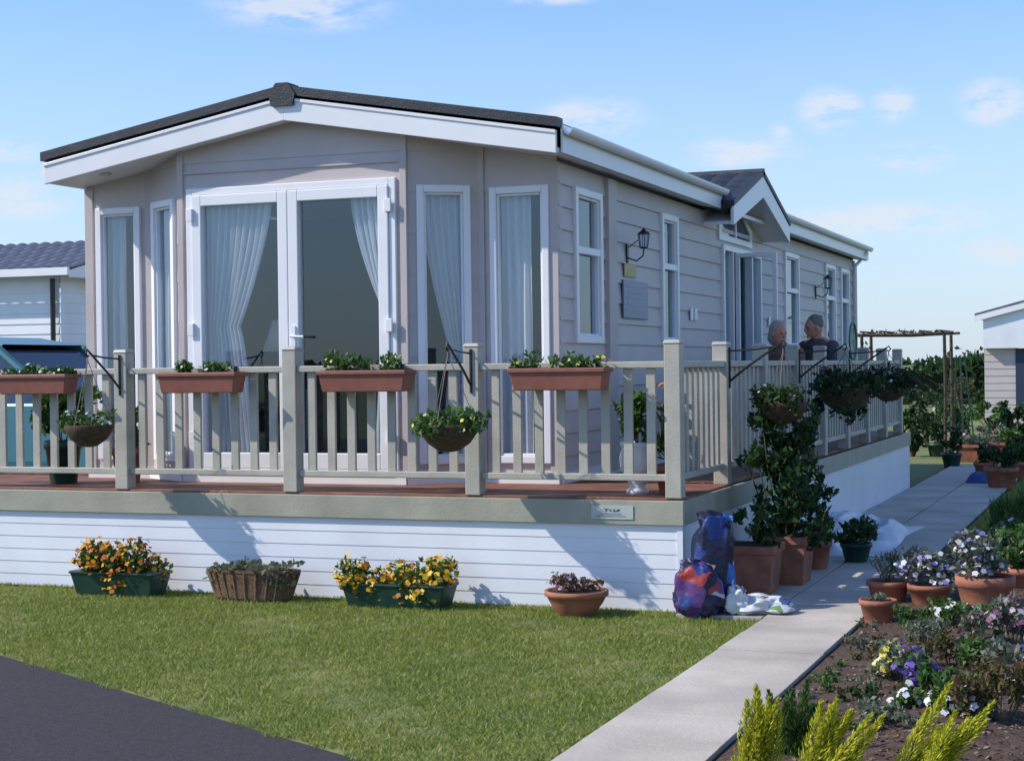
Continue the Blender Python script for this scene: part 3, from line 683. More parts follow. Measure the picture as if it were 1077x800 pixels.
def pot(px, py, wpx, hpx, label, lm=LEAF, fm=None, fh=30, fw=None, n=400, nf=0, mat=TERR, shape='round', seed=1, leaf=.05, group=None, asp=.5, up=.4, fsz=.04, stems=0, loc=None, cat='potted plant', name='plant_pot', z=0.0, loose=0):
    random.seed(seed)
    if loc: x, y, z = loc; sc = (-x*sa+y*ca)/FL
    else: x, y, sc = spot(px, py, z)
    w = wpx*sc/2; h = hpx*sc; H = fh*sc; FW = (fw or wpx)*sc/2
    t = thing(name, label, cat, (x, y, z), 0, group); m = MB()
    if shape == 'round': m.lathe([(w*.68, 0), (w*.7, .01), (w*.92, h*.8), (w, h*.8), (w, h), (w*.9, h), (w*.88, h*.9)], (0, 0, 0), 24)
    elif shape == 'urn': m.lathe([(w*.6, 0), (w*.62, .02), (w*.42, h*.12), (w*.5, h*.2), (w*.95, h*.5), (w, h*.7), (w*.86, h*.88), (w*.95, h*.93), (w*.98, h), (w*.86, h), (w*.8, h*.9)], (0, 0, 0), 28)
    elif shape == 'bowl': m.lathe([(w*.55, 0), (w*.6, .01), (w*.85, h*.5), (w*.96, h*.78), (w*1.03, h*.8), (w*1.03, h), (w*.93, h), (w*.9, h*.9)], (0, 0, 0), 26)
    else: m.frus(0, 0, 0, h*.86, w*.78, w*.78, w*.93, w*.93); m.frus(0, 0, h*.84, h, w, w, w*1.0, w*1.0)
    m.build('pot', mat, t, smooth=(shape != 'square'), bevel=.006 if shape == 'square' else 0)
    m = MB(); m.lathe([(w*.80, h*.93), (w*.80, h*.95)], (0, 0, 0), 16) if shape != 'square' else m.box(-w*.9, w*.9, -w*.9, w*.9, h*.98, h*1.004); m.build('soil', SOIL, t)
    if n:
        if loose:
            bl = []
            for _ in range(loose):
                q = random.random(); ww = FW*(.5-.15*q)
                bl.append((random.gauss(0, 1)*ww, random.gauss(0, 1)*ww, h+H*(q-.04), FW*random.uniform(.12, .32), FW*random.uniform(.12, .32), H*random.uniform(.03, .08)+.03))
        else:
            bl = [(random.uniform(-.5, .5)*FW, random.uniform(-.5, .5)*FW, h+H*random.uniform(.15, .8), FW*.45, FW*.45, H*random.uniform(.18, .3)) for _ in range(10)]
        leaves('foliage', lm, t, bl, n, leaf, asp, up, h*.6)
        s = MB()
        for b in bl[:max(4, stems)]: s.tube([(b[0]*.2, b[1]*.2, h*.9), (b[0]*.7, b[1]*.7, h+(b[2]-h)*.5), (b[0], b[1], b[2])], .005, 5)
        s.build('stem', STEM, t)
        if nf: petals('flowers', fm, t, bl, nf, fsz)
    return t
pot(610, 643, 66, 26, 'terracotta bowl of small mauve flowers on the lawn near the deck corner', LEAFR, PAN_P, 20, 60, 320, 60, TERR, 'bowl', 31, .035, loc=(-3.49, 10.24, .01), fsz=.03, group=None)
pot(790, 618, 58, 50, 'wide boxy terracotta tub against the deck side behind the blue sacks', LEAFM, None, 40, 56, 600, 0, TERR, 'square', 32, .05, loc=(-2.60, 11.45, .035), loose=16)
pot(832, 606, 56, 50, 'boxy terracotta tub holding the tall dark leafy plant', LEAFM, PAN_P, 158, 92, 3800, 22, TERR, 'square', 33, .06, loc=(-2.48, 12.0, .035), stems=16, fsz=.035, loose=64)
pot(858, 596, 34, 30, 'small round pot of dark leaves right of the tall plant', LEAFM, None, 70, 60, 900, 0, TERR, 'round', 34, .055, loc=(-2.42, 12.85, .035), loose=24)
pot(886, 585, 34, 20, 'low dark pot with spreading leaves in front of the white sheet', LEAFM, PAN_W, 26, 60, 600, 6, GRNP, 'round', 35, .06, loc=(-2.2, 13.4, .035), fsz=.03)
pot(670, 505, 38, 54, 'white urn with orange lilies on the deck behind the corner railing', LEAF, PAN_O, 55, 55, 420, 0, WHT, 'urn', 36, .09, loc=(-3.27, 10.92, .75), asp=.3, up=.9)
lily = thing('lily_plant', 'leafy orange flowered plant in a small pot beside the corner post', 'potted plant', (-3.03, 10.85, .75))
m = MB(); m.lathe([(.06, 0), (.09, .16), (.1, .16), (.1, .19)], (0, 0, 0), 18); m.build('pot', TERR, lily, smooth=True)
leaves('foliage', LEAF, lily, [(0, 0, .38, .10, .10, .2), (.03, 0, .58, .07, .07, .12)], 160, .12, .22, 1.0); petals('flowers', PAN_O, lily, [(.0, 0, .66, .13, .1, .12)], 12, .06)
pot(0, 0, 40, 45, 'dark pot with bushy greenery on the deck behind the leftmost railing trough', LEAF, PAN_W, 66, 76, 1100, 12, GRNP, 'round', 37, .08, loc=(-8.05, 11.05, .75))
pot(0, 0, 34, 36, 'small pot with orange blooms on the deck left of the leftmost hanging basket', LEAF, PAN_O, 60, 46, 420, 16, TERR, 'round', 38, .07, loc=(-7.55, 11.2, .75), fsz=.05)
G2 = 'pots on the right edge of the path'
pot(921, 658, 40, 28, 'small empty looking terracotta pot nearest on the path edge', LEAFG, None, 6, 30, 40, 0, TERR, 'round', 41, .04, group=G2)
pot(932, 636, 46, 26, 'terracotta pot with wispy seedlings just behind the smallest pot', LEAFG, None, 34, 40, 220, 0, TERR, 'round', 42, .05, group=G2, asp=.2, up=1.2)
pot(975, 640, 46, 26, 'terracotta pot overflowing with white and blue pansies', LEAFG, PAN_WB, 42, 74, 900, 130, TERR, 'round', 43, .04, group=G2, fsz=.037)
pot(1034, 655, 60, 50, 'large terracotta pot of blue pansies near the right edge', LEAFG, PAN_WB, 46, 85, 1000, 110, TERR, 'bowl', 44, .045, group=G2, fsz=.037)
pot(1072, 632, 50, 36, 'terracotta pot with mixed foliage at the far right edge', LEAF, PAN_W, 50, 80, 800, 20, TERR, 'round', 45, .05, group=G2, fsz=.03)
for i, (px, py, w_, h_, fh, lm, shp, lb) in enumerate([(1025, 485, 40, 18, 12, LEAFG, 'square', 'brick coloured trough at the far end of the path, left one'), (1062, 483, 36, 18, 14, LEAF, 'square', 'brick coloured trough at the far end of the path, right one'),
                                  (1000, 492, 22, 16, 30, LEAFD, 'round', 'dark leafy pot at the far end of the path'), (1052, 515, 36, 24, 22, LEAFD, 'round', 'dark pot with leaves beside the grass patch'),
                                  (1036, 502, 26, 16, 20, LEAFD, 'round', 'squat pot of leaves behind the dark pot beside the grass patch'), (985, 480, 22, 14, 34, LEAFD, 'round', 'pot with an upright plant left of the far path end'),
                                  (1072, 505, 24, 20, 26, LEAF, 'round', 'bright leaved pot at the right edge beside the grass patch')]):
    pot(px, py, w_, h_, lb, lm, None, fh, w_*1.2, 300, 0, TERR if i not in (2, 5) else GRNP, shp, 50+i, .075, name='garden_pot', cat='pot')

# ---------- bed plants ----------
def bedplant(px, py, wpx, hpx, label, lm, fm=None, nf=0, n=600, leaf=.04, asp=.5, up=.4, seed=1, cat='plant', name='bedding_plant', fsz=.036, group=None):
    random.seed(seed); x, y, sc = spot(px, py); w_, h_ = wpx*sc/2, hpx*sc
    t = thing(name, label, cat, (x, y, bedz(x, y)-.01), 0, group)
    bl = [(random.uniform(-.75, .75)*w_, random.uniform(-.75, .75)*w_, h_*random.uniform(.2, .75), w_*random.uniform(.18, .38), w_*.32, h_*random.uniform(.13, .28)) for _ in range(12)]
    leaves('foliage', lm, t, bl, n, leaf, asp, up, .0)
    s = MB(); [s.tube([(b[0]*.3, b[1]*.3, -.02), (b[0], b[1], b[2])], .003, 5) for b in bl]; s.build('stem', STEM, t)
    if nf: petals('flowers', fm, t, bl, nf, fsz)
    return t
BP = [(940, 722, 70, 48, 'clump of lemon yellow pansies in the middle of the bed', LEAFG, PAN_Y, 120, 500, .035),
      (966, 730, 60, 44, 'clump of deep blue pansies right of the yellow ones', LEAF, PAN_B, 130, 400, .035),
      (912, 690, 50, 20, 'low grey green seedling clump near the path', LEAFG, None, 0, 220, .03),
      (998, 712, 70, 46, 'rusty heather behind the blue pansies', LEAFR, None, 0, 1500, .026),
      (1062, 690, 60, 56, 'purple and white pansy clump at the right edge of the bed', LEAFG, PAN_P, 80, 700, .035),
      (1012, 668, 84, 34, 'low green mound below the large pot', LEAF, PAN_W, 30, 700, .035),
      (1048, 775, 100, 80, 'bronze leaved shrub in the lower right corner', LEAFR, PAN_W, 16, 2400, .03),
      (930, 780, 70, 28, 'flat grey green creeping plant between the golden conifers', LEAFG, None, 0, 600, .028),
      (862, 722, 34, 14, 'tiny green sprig in the bare mulch', LEAF, None, 0, 80, .03),
      (900, 748, 44, 20, 'small dark tuft in the bare mulch', LEAFM, None, 0, 220, .03),
      (1060, 735, 80, 54, 'grey green lavender clump under the bronze shrub', LEAFG, PAN_B, 24, 900, .038),
      (1000, 770, 56, 40, 'small white flowered plant beside the tallest conifer', LEAF, PAN_W, 30, 500, .035),
      (958, 668, 60, 26, 'low spreading seedlings behind the yellow pansies', LEAF, None, 0, 360, .033),
      (1062, 606, 76, 60, 'mixed green foliage with white blooms behind the pots', LEAF, PAN_WB, 60, 1200, .045),
      (1015, 618, 60, 54, 'tall grey green clump between the two largest pots', LEAFG, PAN_W, 16, 900, .04),
      (1030, 722, 60, 50, 'green bushy plant between the heather and the lavender', LEAF, None, 0, 800, .033),
      (968, 690, 54, 32, 'olive heather just behind the blue pansies', LEAFG, None, 0, 700, .026),
      (985, 745, 50, 34, 'spiky green plant in front of the rusty heather', LEAF, None, 0, 400, .05),
      (925, 700, 38, 22, 'small bronze tuft left of the yellow pansies', LEAFR, None, 0, 260, .028),
      (955, 762, 46, 26, 'fresh green mound in front of the blue pansies', LEAF, PAN_W, 12, 360, .03),
      (1030, 690, 50, 40, 'pale green feathery clump below the largest pot', LEAFG, PAN_P, 30, 600, .032)]
for i, b in enumerate(BP): bedplant(*b[:5], b[5], b[6], b[7], b[8], b[9], seed=60+i)
bedplant(1062, 572, 60, 52, 'tall seeding grass clump at the right picture edge behind the pots', LEAF, None, 0, 900, .16, .07, 2.2, 95, name='grass_clump')
random.seed(17)
sd_spots = [(845, 742), (880, 706), (895, 722), (870, 760), (915, 735), (890, 680), (925, 705), (940, 755), (862, 780), (830, 760), (905, 768), (948, 742), (935, 690), (975, 662), (910, 662), (852, 758), (880, 738), (900, 700), (915, 755), (868, 735), (842, 775), (895, 780), (872, 715), (920, 678)]
for i, (px, py) in enumerate(sd_spots):
    bedplant(px, py, random.uniform(14, 28), random.uniform(7, 15), 'tiny scattered seedling tuft in the bare mulch', random.choice([LEAF, LEAFG, LEAFR]), None, 0, 60, .024, seed=200+i, name='seedling', group='seedling tufts scattered in the mulch')

def conifer(px, py, wpx, hpx, label, lm, plumes, seed, lean=0.3):
    random.seed(seed); x, y, sc = spot(px, py); w_, h_ = wpx*sc/2, hpx*sc
    t = thing('conifer', label, 'conifer', (x, y, bedz(x, y)-.01), 0, None); P_ = []; D_ = []; m = MB()
    for q in range(plumes):
        a_ = random.uniform(0, 6.283); L_ = h_*random.uniform(.4, 1.02); bx, by = random.uniform(-.5, .5)*w_, random.uniform(-.5, .5)*w_
        dr = Vector((lean+.26*math.cos(a_), .22*math.sin(a_), 1)).normalized(); nl = int(640*L_/.4)
        m.tube([(bx*.4, by*.4, -.02), (bx+dr.x*L_*.5, by+dr.y*L_*.5, dr.z*L_*.5), (bx+dr.x*L_*.85, by+dr.y*L_*.85, dr.z*L_*.85)], [.006, .004, .002], 5)
        for k in range(nl):
            s_ = random.random()**1.0; b_ = random.uniform(0, 6.283); r = .058*(1-s_)**.8*random.random()**.6+.002
            P_.append((bx+dr.x*L_*s_+r*math.cos(b_), by+dr.y*L_*s_+r*math.sin(b_), max(.01, dr.z*L_*s_))); D_.append((dr.x*1.2+.5*math.cos(b_), dr.y+.5*math.sin(b_), dr.z))
    n = len(P_); P_ = np.array(P_); D_ = unit(np.array(D_)+rng.normal(size=(n, 3))*.12); sd = unit(np.cross(D_, rng.normal(size=(n, 3)))); s = .026*(.6+.8*rng.random((n, 1)))
    npmesh('foliage', np.stack([P_-D_*s*.5, P_+sd*s*.10, P_+D_*s*.5, P_-sd*s*.10], 1), lm, t)
    m.build('trunk', BARK, t)
conifer(792, 822, 56, 98, 'golden yellow conifer nearest the path at the bottom edge', LEAFY, 15, 71, .28)
conifer(858, 828, 70, 84, 'low golden conifer in the middle of the bottom edge', LEAFY, 15, 72, .5)
conifer(955, 830, 84, 114, 'tallest golden conifer, leaning right at the bottom edge', LEAFY, 17, 73, .65)
conifer(828, 800, 56, 84, 'green conifer behind the golden one nearest the path', LEAF, 15, 74, 0)

# ---------- sacks ----------
def sack(name, label, cat, loc, sx, sy, sz, mat, seed, e=.45, rz=0, amp=.12, tilt=0):
    t = thing(name, label, cat, loc, rz)
    def f(v):
        q = Vector((v.x/sx, v.y/sy, v.z/sz)); sg = lambda a: math.copysign(abs(a)**e, a)
        q = Vector((sg(q.x), sg(q.y), sg(q.z))); l = 1+amp*noise.noise(q*1.4+Vector((seed, 0, 0)))-amp*.5*abs(noise.noise(q*2.6+Vector((0, seed, 0))))
        tp = 1-.22*(q.z+1)/2
        return Vector((q.x*sx*l*tp+tilt*(q.z+1)*sz, q.y*sy*l*tp, q.z*sz*l))
    m = MB(); m.ell((0, 0, sz*1.0), sx, sy, sz, 64, 48, None, f)
    m.V = [(a, b, max(c, .0)) for a, b, c in m.V]
    m.build('bag', mat, t, smooth=True)
    m = MB(); m.grid(lambda a, b: (tilt*2*sz+sx*.6*(a*2-1)*(1+.2*b), .02*math.sin(a*9+b*2)+.05*b, sz*1.8+b*sz*.28+.02*math.sin(a*5)), 30, 5); m.build('bag_top', mat, t, smooth=True, fix=False)
    return t
def printed(name, cols, scale=7):
    m = bpy.data.materials.new(name); m.use_nodes = True; N = m.node_tree.nodes; L = m.node_tree.links; b = N['Principled BSDF']
    tc = N.new('ShaderNodeTexCoord'); dn = N.new('ShaderNodeTexNoise'); dn.inputs['Scale'].default_value = 5; L.new(tc.outputs['Object'], dn.inputs['Vector'])
    ad = N.new('ShaderNodeVectorMath'); ad.operation = 'MULTIPLY_ADD'; L.new(dn.outputs['Color'], ad.inputs[0]); ad.inputs[1].default_value = (.08, .08, .08); L.new(tc.outputs['Object'], ad.inputs[2])
    vo = N.new('ShaderNodeTexVoronoi'); vo.distance = 'CHEBYCHEV'; vo.inputs['Scale'].default_value = scale; L.new(ad.outputs[0], vo.inputs['Vector'])
    sx = N.new('ShaderNodeSeparateColor'); L.new(vo.outputs['Color'], sx.inputs[0])
    cr = N.new('ShaderNodeValToRGB'); cr.color_ramp.interpolation = 'CONSTANT'; L.new(sx.outputs[0], cr.inputs['Fac']); el = cr.color_ramp.elements
    while len(el) < len(cols): el.new(.5)
    for i, (p_, c) in enumerate(cols): el[i].position = p_; el[i].color = (*c, 1)
    L.new(cr.outputs['Color'], b.inputs['Base Color']); b.inputs['Roughness'].default_value = .42; b.inputs['Specular IOR Level'].default_value = .35
    n2 = N.new('ShaderNodeTexNoise'); n2.inputs['Scale'].default_value = 13; n2.inputs['Detail'].default_value = 4; L.new(tc.outputs['Object'], n2.inputs['Vector'])
    bp = N.new('ShaderNodeBump'); bp.inputs['Strength'].default_value = .45; bp.inputs['Distance'].default_value = .03; L.new(n2.outputs['Fac'], bp.inputs['Height']); L.new(bp.outputs['Normal'], b.inputs['Normal'])
    return m
SK1 = printed('printed_blue', [(0, (.010, .012, .035)), (.35, (.014, .04, .18)), (.62, (.02, .12, .42)), (.80, (.012, .016, .05)), (.92, (.35, .48, .62))], 7)
SK2 = printed('printed_purple', [(0, (.015, .015, .05)), (.25, (.10, .04, .17)), (.50, (.03, .05, .20)), (.70, (.45, .45, .52)), (.80, (.30, .04, .04)), (.88, (.015, .015, .05))], 11)
SK3 = printed('printed_white', [(0, (.60, .63, .66)), (.66, (.16, .28, .10)), (.76, (.62, .63, .66)), (.92, (.06, .08, .2))], 12)
sack('compost_sack', 'blue printed plastic sack standing against the deck corner', 'sack', (-2.68, 10.52, .035), .165, .13, .30, SK1, 3, .58, .3, .22, .08)
sack('compost_sack', 'purple and white printed sack slumped in front of the blue sack', 'sack', (-2.69, 10.32, .012), .17, .10, .17, SK2, 8, .58, .1, .28, -.05)
sack('compost_sack', 'crumpled white printed sack lying flat on the path', 'sack', (-2.30, 10.50, .035), .18, .15, .05, SK3, 5, .7, .5, .5)
sack('carrier_bag', 'small pale crumpled bag leaning beside the purple sack', 'bag', (-2.47, 10.40, .035), .09, .08, .08, SK3, 12, .7, .2, .5)
def heap(name, label, loc, w_, d_, h_, mat, seed, cat='cloth', fold=.0):
    def f(a, b):
        r = min(1, math.hypot(a*2-1, b*2-1)); nn = noise.noise(Vector((a*2.2+seed, b*2.2, 0)))
        cre = 1-2*abs(noise.noise(Vector((a*4.5+seed, b*4.5, 0)))); cr2 = 1-2*abs(noise.noise(Vector((a*9, b*9+seed, 2))))
        wall = max(0, 1-a*1.6)
        return ((a-.5)*w_*(1+.2*nn), (b-.5)*d_*(1+.1*nn), max(.004, h_*(1-r**2)**.5*(.35+.8*wall+.4*nn+fold*(cre-.4))+fold*.08*cr2*(1-r)))
    m = MB(); m.grid(f, 46, 40); o = m.build(name, mat, None, smooth=True, fix=False); o.location = loc; return tag(o, label, cat)
heap('plastic_sheet', 'rumpled white plastic sheeting heaped beside the deck skirting', (-2.44, 15.0, .037), .78, 2.6, .27, M('white_sheet', (.52, .56, .62), .4, .1, 4, .6, 9), 2.6, fold=.4)
heap('blue_bag', 'small blue bag on the far end of the path', (-2.0, 22.6, .037), .5, .4, .14, M('blue_plastic', (.03, .08, .26), .4), 6, 'bag', fold=.4)

# ---------- people and chairs on the deck ----------
SKIN = M('skin', (.60, .27, .18), .5, .08, 20); HAIR = M('grey_hair', (.38, .36, .34), .8, .25, 60, .8, 200); HAIR2 = M('dark_grey_hair', (.22, .20, .19), .8, .25, 60, .8, 200)
CHW = M('garden_chair', (.05, .07, .06), .5)
def chair(loc, rz, label, dz):
    t = thing('garden_chair', label, 'chair', loc, rz, 'garden chairs on the side deck')
    m = MB(); m.box(-.24, .24, -.24, .2, .41+dz, .44+dz); m.build('seat', CHW, t, bevel=.01)
    m = MB()
    for k in range(5): m.ob((0, .2), (1, 0), (0, 1), -.2+k*.09, -.14+k*.09, .0, .02, .5+dz, .93+dz)
    m.box(-.23, .23, .198, .225, .9+dz, .96+dz); m.box(-.23, .23, .198, .225, .46+dz, .51+dz); m.build('backrest', CHW, t)
    for sx in (-1, 1):
        for sy in (-.21, .19):
            m = MB(); m.tube([(sx*.22, sy, .42+dz), (sx*.25, sy*1.15, 0)], .016, 8); m.build('leg', CHW, t)
        m = MB(); m.box(sx*.27-.025, sx*.27+.025, -.22, .2, .62+dz, .645+dz); m.tube([(sx*.27, -.2, .62+dz), (sx*.25, -.2, .42+dz)], .013, 6); m.tube([(sx*.27, .19, .64+dz), (sx*.23, .21, .64+dz)], .013, 6); m.build('armrest', CHW, t)
def remesh(o, v):
    r = o.modifiers.new('remesh', 'REMESH'); r.mode = 'VOXEL'; r.voxel_size = v; r.use_smooth_shade = True
    s = o.modifiers.new('smooth', 'SMOOTH'); s.factor = .5; s.iterations = 2
def cap(m, a, b, r0, r1):
    m.tube([a, b], [r0, r1], 12); m.ell(a, r0, r0, r0, 12, 8); m.ell(b, r1, r1, r1, 12, 8)
def person(loc, rz, k, label, shirt, trous, turn, hairlen, dz=0, hair=HAIR, vest=False):
    t = thing('person', label, 'person', loc, rz); t.scale = (k, k, k)
    H = Vector((0, -.05, 1.225)); R = Matrix.Rotation(turn, 3, 'Z') @ Matrix.Rotation(.16, 3, 'X')
    def up(m):
        m.V = [(x, y, z+dz*min(1, max(0, (z-.12)/.3))) for x, y, z in m.V]; return m
    def hp(v): return H+R @ Vector(v)
    m = MB()
    m.ell((0, .01, .56), .17, .12, .12); m.ell((0, .02, .80), .155, .115, .22); m.ell((0, .02, .98), .180, .108, .13)
    cap(m, (0, .02, 1.05), (0, -.02, 1.15), .064, .057)
    m.ell(H, .074, .094, .115, 18, 14, R); m.ell(hp((0, -.03, -.055)), .056, .062, .060, 14, 10, R)
    m.ell(hp((0, -.102, -.015)), .014, .02, .026, 8, 6, R); m.ell(hp((0, -.094, -.055)), .026, .012, .009, 8, 6, R); m.ell(hp((0, -.082, -.095)), .026, .02, .018, 8, 6, R)
    m.ell(hp((0, -.086, .026)), .05, .012, .012, 8, 6, R)
    for s_ in (-1, 1):
        m.ell(hp((s_*.076, .0, -.01)), .012, .02, .03, 8, 6, R)
        cap(m, (s_*.05, .02, 1.07), (s_*.18, .02, 1.02), .05, .055)
        cap(m, (s_*.190, .02, 1.01), (s_*.245, -.02, .76), .058, .042); cap(m, (s_*.245, -.02, .76), (s_*.17, -.25, .66), .038, .026)
        m.ell((s_*.16, -.29, .65), .038, .05, .018, 10, 8)
        for fi, (fx, ln) in enumerate(((-.028, .055), (-.010, .066), (.009, .062), (.027, .048))):
            b0 = Vector((s_*.16+fx, -.325, .652)); b1 = b0+Vector((0, -ln*.6, -.006)); b2 = b1+Vector((0, -ln*.4, -.024)); m.tube([b0, b1, b2], [.0095, .009, .0075], 8); m.ell(b2, .0078, .0078, .0078, 8, 6)
        th = Vector((s_*.16-s_*.036, -.28, .65)); m.tube([th, th+Vector((-s_*.022, -.035, 0)), th+Vector((-s_*.02, -.062, -.012))], [.012, .0105, .008], 8)
        cap(m, (s_*.09, .0, .54), (s_*.125, -.44, .545), .08, .058); cap(m, (s_*.125, -.44, .54), (s_*.125, -.40, .10), .055, .036)
        cap(m, (s_*.125, -.39, .06), (s_*.135, -.55, .04), .038, .03)
    body = up(m).build('body', SKIN, t); remesh(body, .008)
    m = MB(); m.ell((0, .01, .60), .19, .145, .14); m.ell((0, .02, .82), .182, .142, .24)
    if vest:
        m.ell((0, .02, .96), .186, .125, .10)
        for s_ in (-1, 1): cap(m, (s_*.10, -.04, 1.0), (s_*.11, .02, 1.10), .045, .036); cap(m, (s_*.11, .02, 1.10), (s_*.10, .08, 1.0), .036, .045)
    else:
        m.ell((0, .02, .99), .205, .125, .12); m.ell((0, .01, 1.065), .10, .08, .055)
        for s_ in (-1, 1): cap(m, (s_*.19, .02, 1.01), (s_*.24, -.01, .82), .074, .062)
    remesh(up(m).build('shirt', shirt, t), .012)
    m = MB(); m.ell((0, .01, .545), .185, .135, .095)
    for s_ in (-1, 1): cap(m, (s_*.09, .0, .54), (s_*.125, -.45, .548), .092, .07); cap(m, (s_*.125, -.45, .545), (s_*.125, -.40, .14), .068, .055)
    remesh(up(m).build('trousers', trous, t), .014)
    for s_ in (-1, 1):
        m = MB(); cap(m, (s_*.125, -.37, .05), (s_*.135, -.56, .042), .046, .038); m.build('shoe', BLK, t, smooth=True)
        m = MB(); m.ell(hp((s_*.029, -.090, .006)), .011, .007, .006, 8, 6, R); up(m).build('eye', BLK, t, smooth=True)
    m = MB()
    m.ell(hp((0, .024, .040)), .083, .088, .094, 18, 12, R)
    if hairlen:
        m.ell(hp((0, .045, -.03)), .086, .068, .11, 14, 10, R)
        for q in range(12): m.ell(hp((.07*math.cos(q*.52), .035+.05*math.sin(q*.52), .03*math.sin(q*2.1)-.03)), .024, .024, .045, 8, 6, R)
    else:
        for q in range(10): m.ell(hp((.055*math.cos(q*.63), .03+.055*math.sin(q*.63), .095)), .026, .026, .02, 8, 6, R)
    remesh(up(m).build('hair', hair, t), .009)
    return t
chair((-3.40, 16.35, DZ), -.4, 'garden chair under the person on the left behind the side rail', .0)
chair((-3.34, 17.95, DZ), -.5, 'garden chair under the person on the right behind the side rail', .03)
person((-3.40, 16.35, DZ), -.4, .96, 'person with collar length grey hair in a dusky red top, seated on the left', M('dusky_cloth', (.18, .09, .08), .8, .15, 20), M('dark_trousers', (.03, .03, .05), .8), 1.3, True, .0)
person((-3.34, 17.95, DZ), -.5, 1.01, 'person with short grey hair in a dark grey shirt, seated on the right and turned left', M('grey_cloth', (.08, .08, .09), .8, .15, 20), M('brown_trousers', (.08, .06, .05), .8), -.5, False, .03, HAIR2, False)

# ---------- neighbours ----------
O = (-16, 21.8, 0)
nb = thing('neighbour_lodge', 'white boarded lodge with grey tiled roof behind the parked car', 'lodge', O)
m = MB(O); lapwall(m, (-30, 21.8), (-15.9, 21.8), 0, 3.2, .16, .014, [(4, 5.4, 1.6, 2.8)]); lapwall(m, (-15.9, 21.8), (-15.9, 26.2), 0, 3.2, .16, .014); m.build('wall', SKW, nb)
m = MB(O)
m.grid(lambda u, v: (-30+u*14.5, 21.5+v*2.5, 3.24+.62*v+.03*abs(math.sin(u*math.pi*60))-.03*((v*6) % 1)), 480, 24); m.grid(lambda u, v: (-30+u*14.5, 26.5-v*2.5, 3.24+.62*v), 4, 2)
m.build('roof', TILE2, nb, fix=False)
m = MB(O); m.box(-30, -15.5, 21.44, 21.5, 3.13, 3.25); m.add([(-15.52, 21.5, 3.1), (-15.52, 26.5, 3.1), (-15.52, 26.5, 3.2), (-15.52, 24, 3.82), (-15.52, 21.5, 3.2)], [(0, 1, 2, 3, 4)]); m.build('fascia', WHT, nb)
m = MB(O); m.tube([(-15.98, 21.72, 3.1), (-15.98, 21.72, .1)], .04, 8); m.build('downpipe', BLK, nb)
wf = MB(O); wf.ob((-30, 21.8), (1, 0), (0, -1), 4, 4.07, -.03, .03, 1.6, 2.8); wf.ob((-30, 21.8), (1, 0), (0, -1), 5.33, 5.4, -.03, .03, 1.6, 2.8); wf.ob((-30, 21.8), (1, 0), (0, -1), 4.07, 5.33, -.03, .03, 1.6, 1.67); wf.ob((-30, 21.8), (1, 0), (0, -1), 4.07, 5.33, -.03, .03, 2.73, 2.8)
wfo = wf.build('window', WHT, nb); g = MB(O); g.box(-25.95, -24.65, 21.81, 21.82, 1.65, 2.75); g.build('pane', DG, wfo)
m = MB(O); m.box(-29.9, -16.1, 21.95, 22.0, .1, 3.1); m.build('inner_wall', INT, nb)

O = (-3.6, 43, 0)
n2 = thing('neighbour_lodge', 'distant lodge with white gable and greyish lower wall at the right edge', 'lodge', O)
gx0, gx1, gc = -3.85, .35, -1.75
def tz(x, y=0): return 2.72+(2.1-abs(x-gc))*.26
m = MB(O); lapwall(m, (gx0, 43.2), (gx1, 43.2), 0, 3.5, .18, .012, [(.75, 2.0, .5, 2.0)], tz, (gc-gx0,)); lapwall(m, (gx1, 43.2), (gx1, 55), 0, 2.7, .18, .012); lapwall(m, (gx0, 55), (gx0, 43.2), 0, 2.7, .18, .012); m.build('wall', SID2, n2)
m = MB(O); m.extr([(gx0+.0, 1.95), (gx1-.0, 1.95), (gx1-.0, 2.72), (gc, 3.2), (gx0+.0, 2.72)], lambda q, t: (q[0], t, q[1]), 42.95, 43.18); m.build('gable_cladding', SKW, n2)
m = MB(O); m.extr([(gx0-.2, 2.70), (gc, 3.28), (gx1+.2, 2.70), (gx1+.2, 2.82), (gc, 3.42), (gx0-.2, 2.82)], lambda q, t: (q[0], t, q[1]), 42.9, 55.2); m.build('roof', TILE2, n2)
m = MB(O); m.extr([(gx0-.2, 2.62), (gc, 3.20), (gx1+.2, 2.62), (gx1+.2, 2.76), (gc, 3.34), (gx0-.2, 2.76)], lambda q, t: (q[0], t, q[1]), 42.84, 42.9); m.build('bargeboard', WHT, n2)
m = MB(O); m.box(gx0+.75, gx0+2.0, 43.16, 43.2, .5, 1.94); m.build('window', DG, n2)

# ---------- parked car ----------
TEAL = M('car_paint', (.05, .16, .19), .25, .05, 3, metal=.2)
car = thing('parked_car', 'teal people carrier parked behind the left end of the deck', 'car', (-8.6, 14.1, .0), 0)
sections = [(0, .35, .75, .78), (-.08, .28, .95, .84), (-.5, .22, 1.10, .88), (-1.0, .22, 1.28, .90), (-1.15, .22, 1.34, .90), (-4.0, .22, 1.34, .90), (-4.45, .25, 1.30, .86), (-4.6, .35, 1.2, .8)]
m = MB(); vs = []
for x_, zb, zt, hw_ in sections:
    vs += [(x_, -hw_, zb), (x_, -hw_-.02, (zb+zt)/2), (x_, -hw_+.03, zt), (x_, hw_-.03, zt), (x_, hw_+.02, (zb+zt)/2), (x_, hw_, zb)]
fs = [(i*6+k, i*6+(k+1) % 6, (i+1)*6+(k+1) % 6, (i+1)*6+k) for i in range(len(sections)-1) for k in range(6)]+[tuple(range(6)), tuple(range(42, 48))]
m.add(vs, fs)
m.build('body', TEAL, car, smooth=False, bevel=.03)
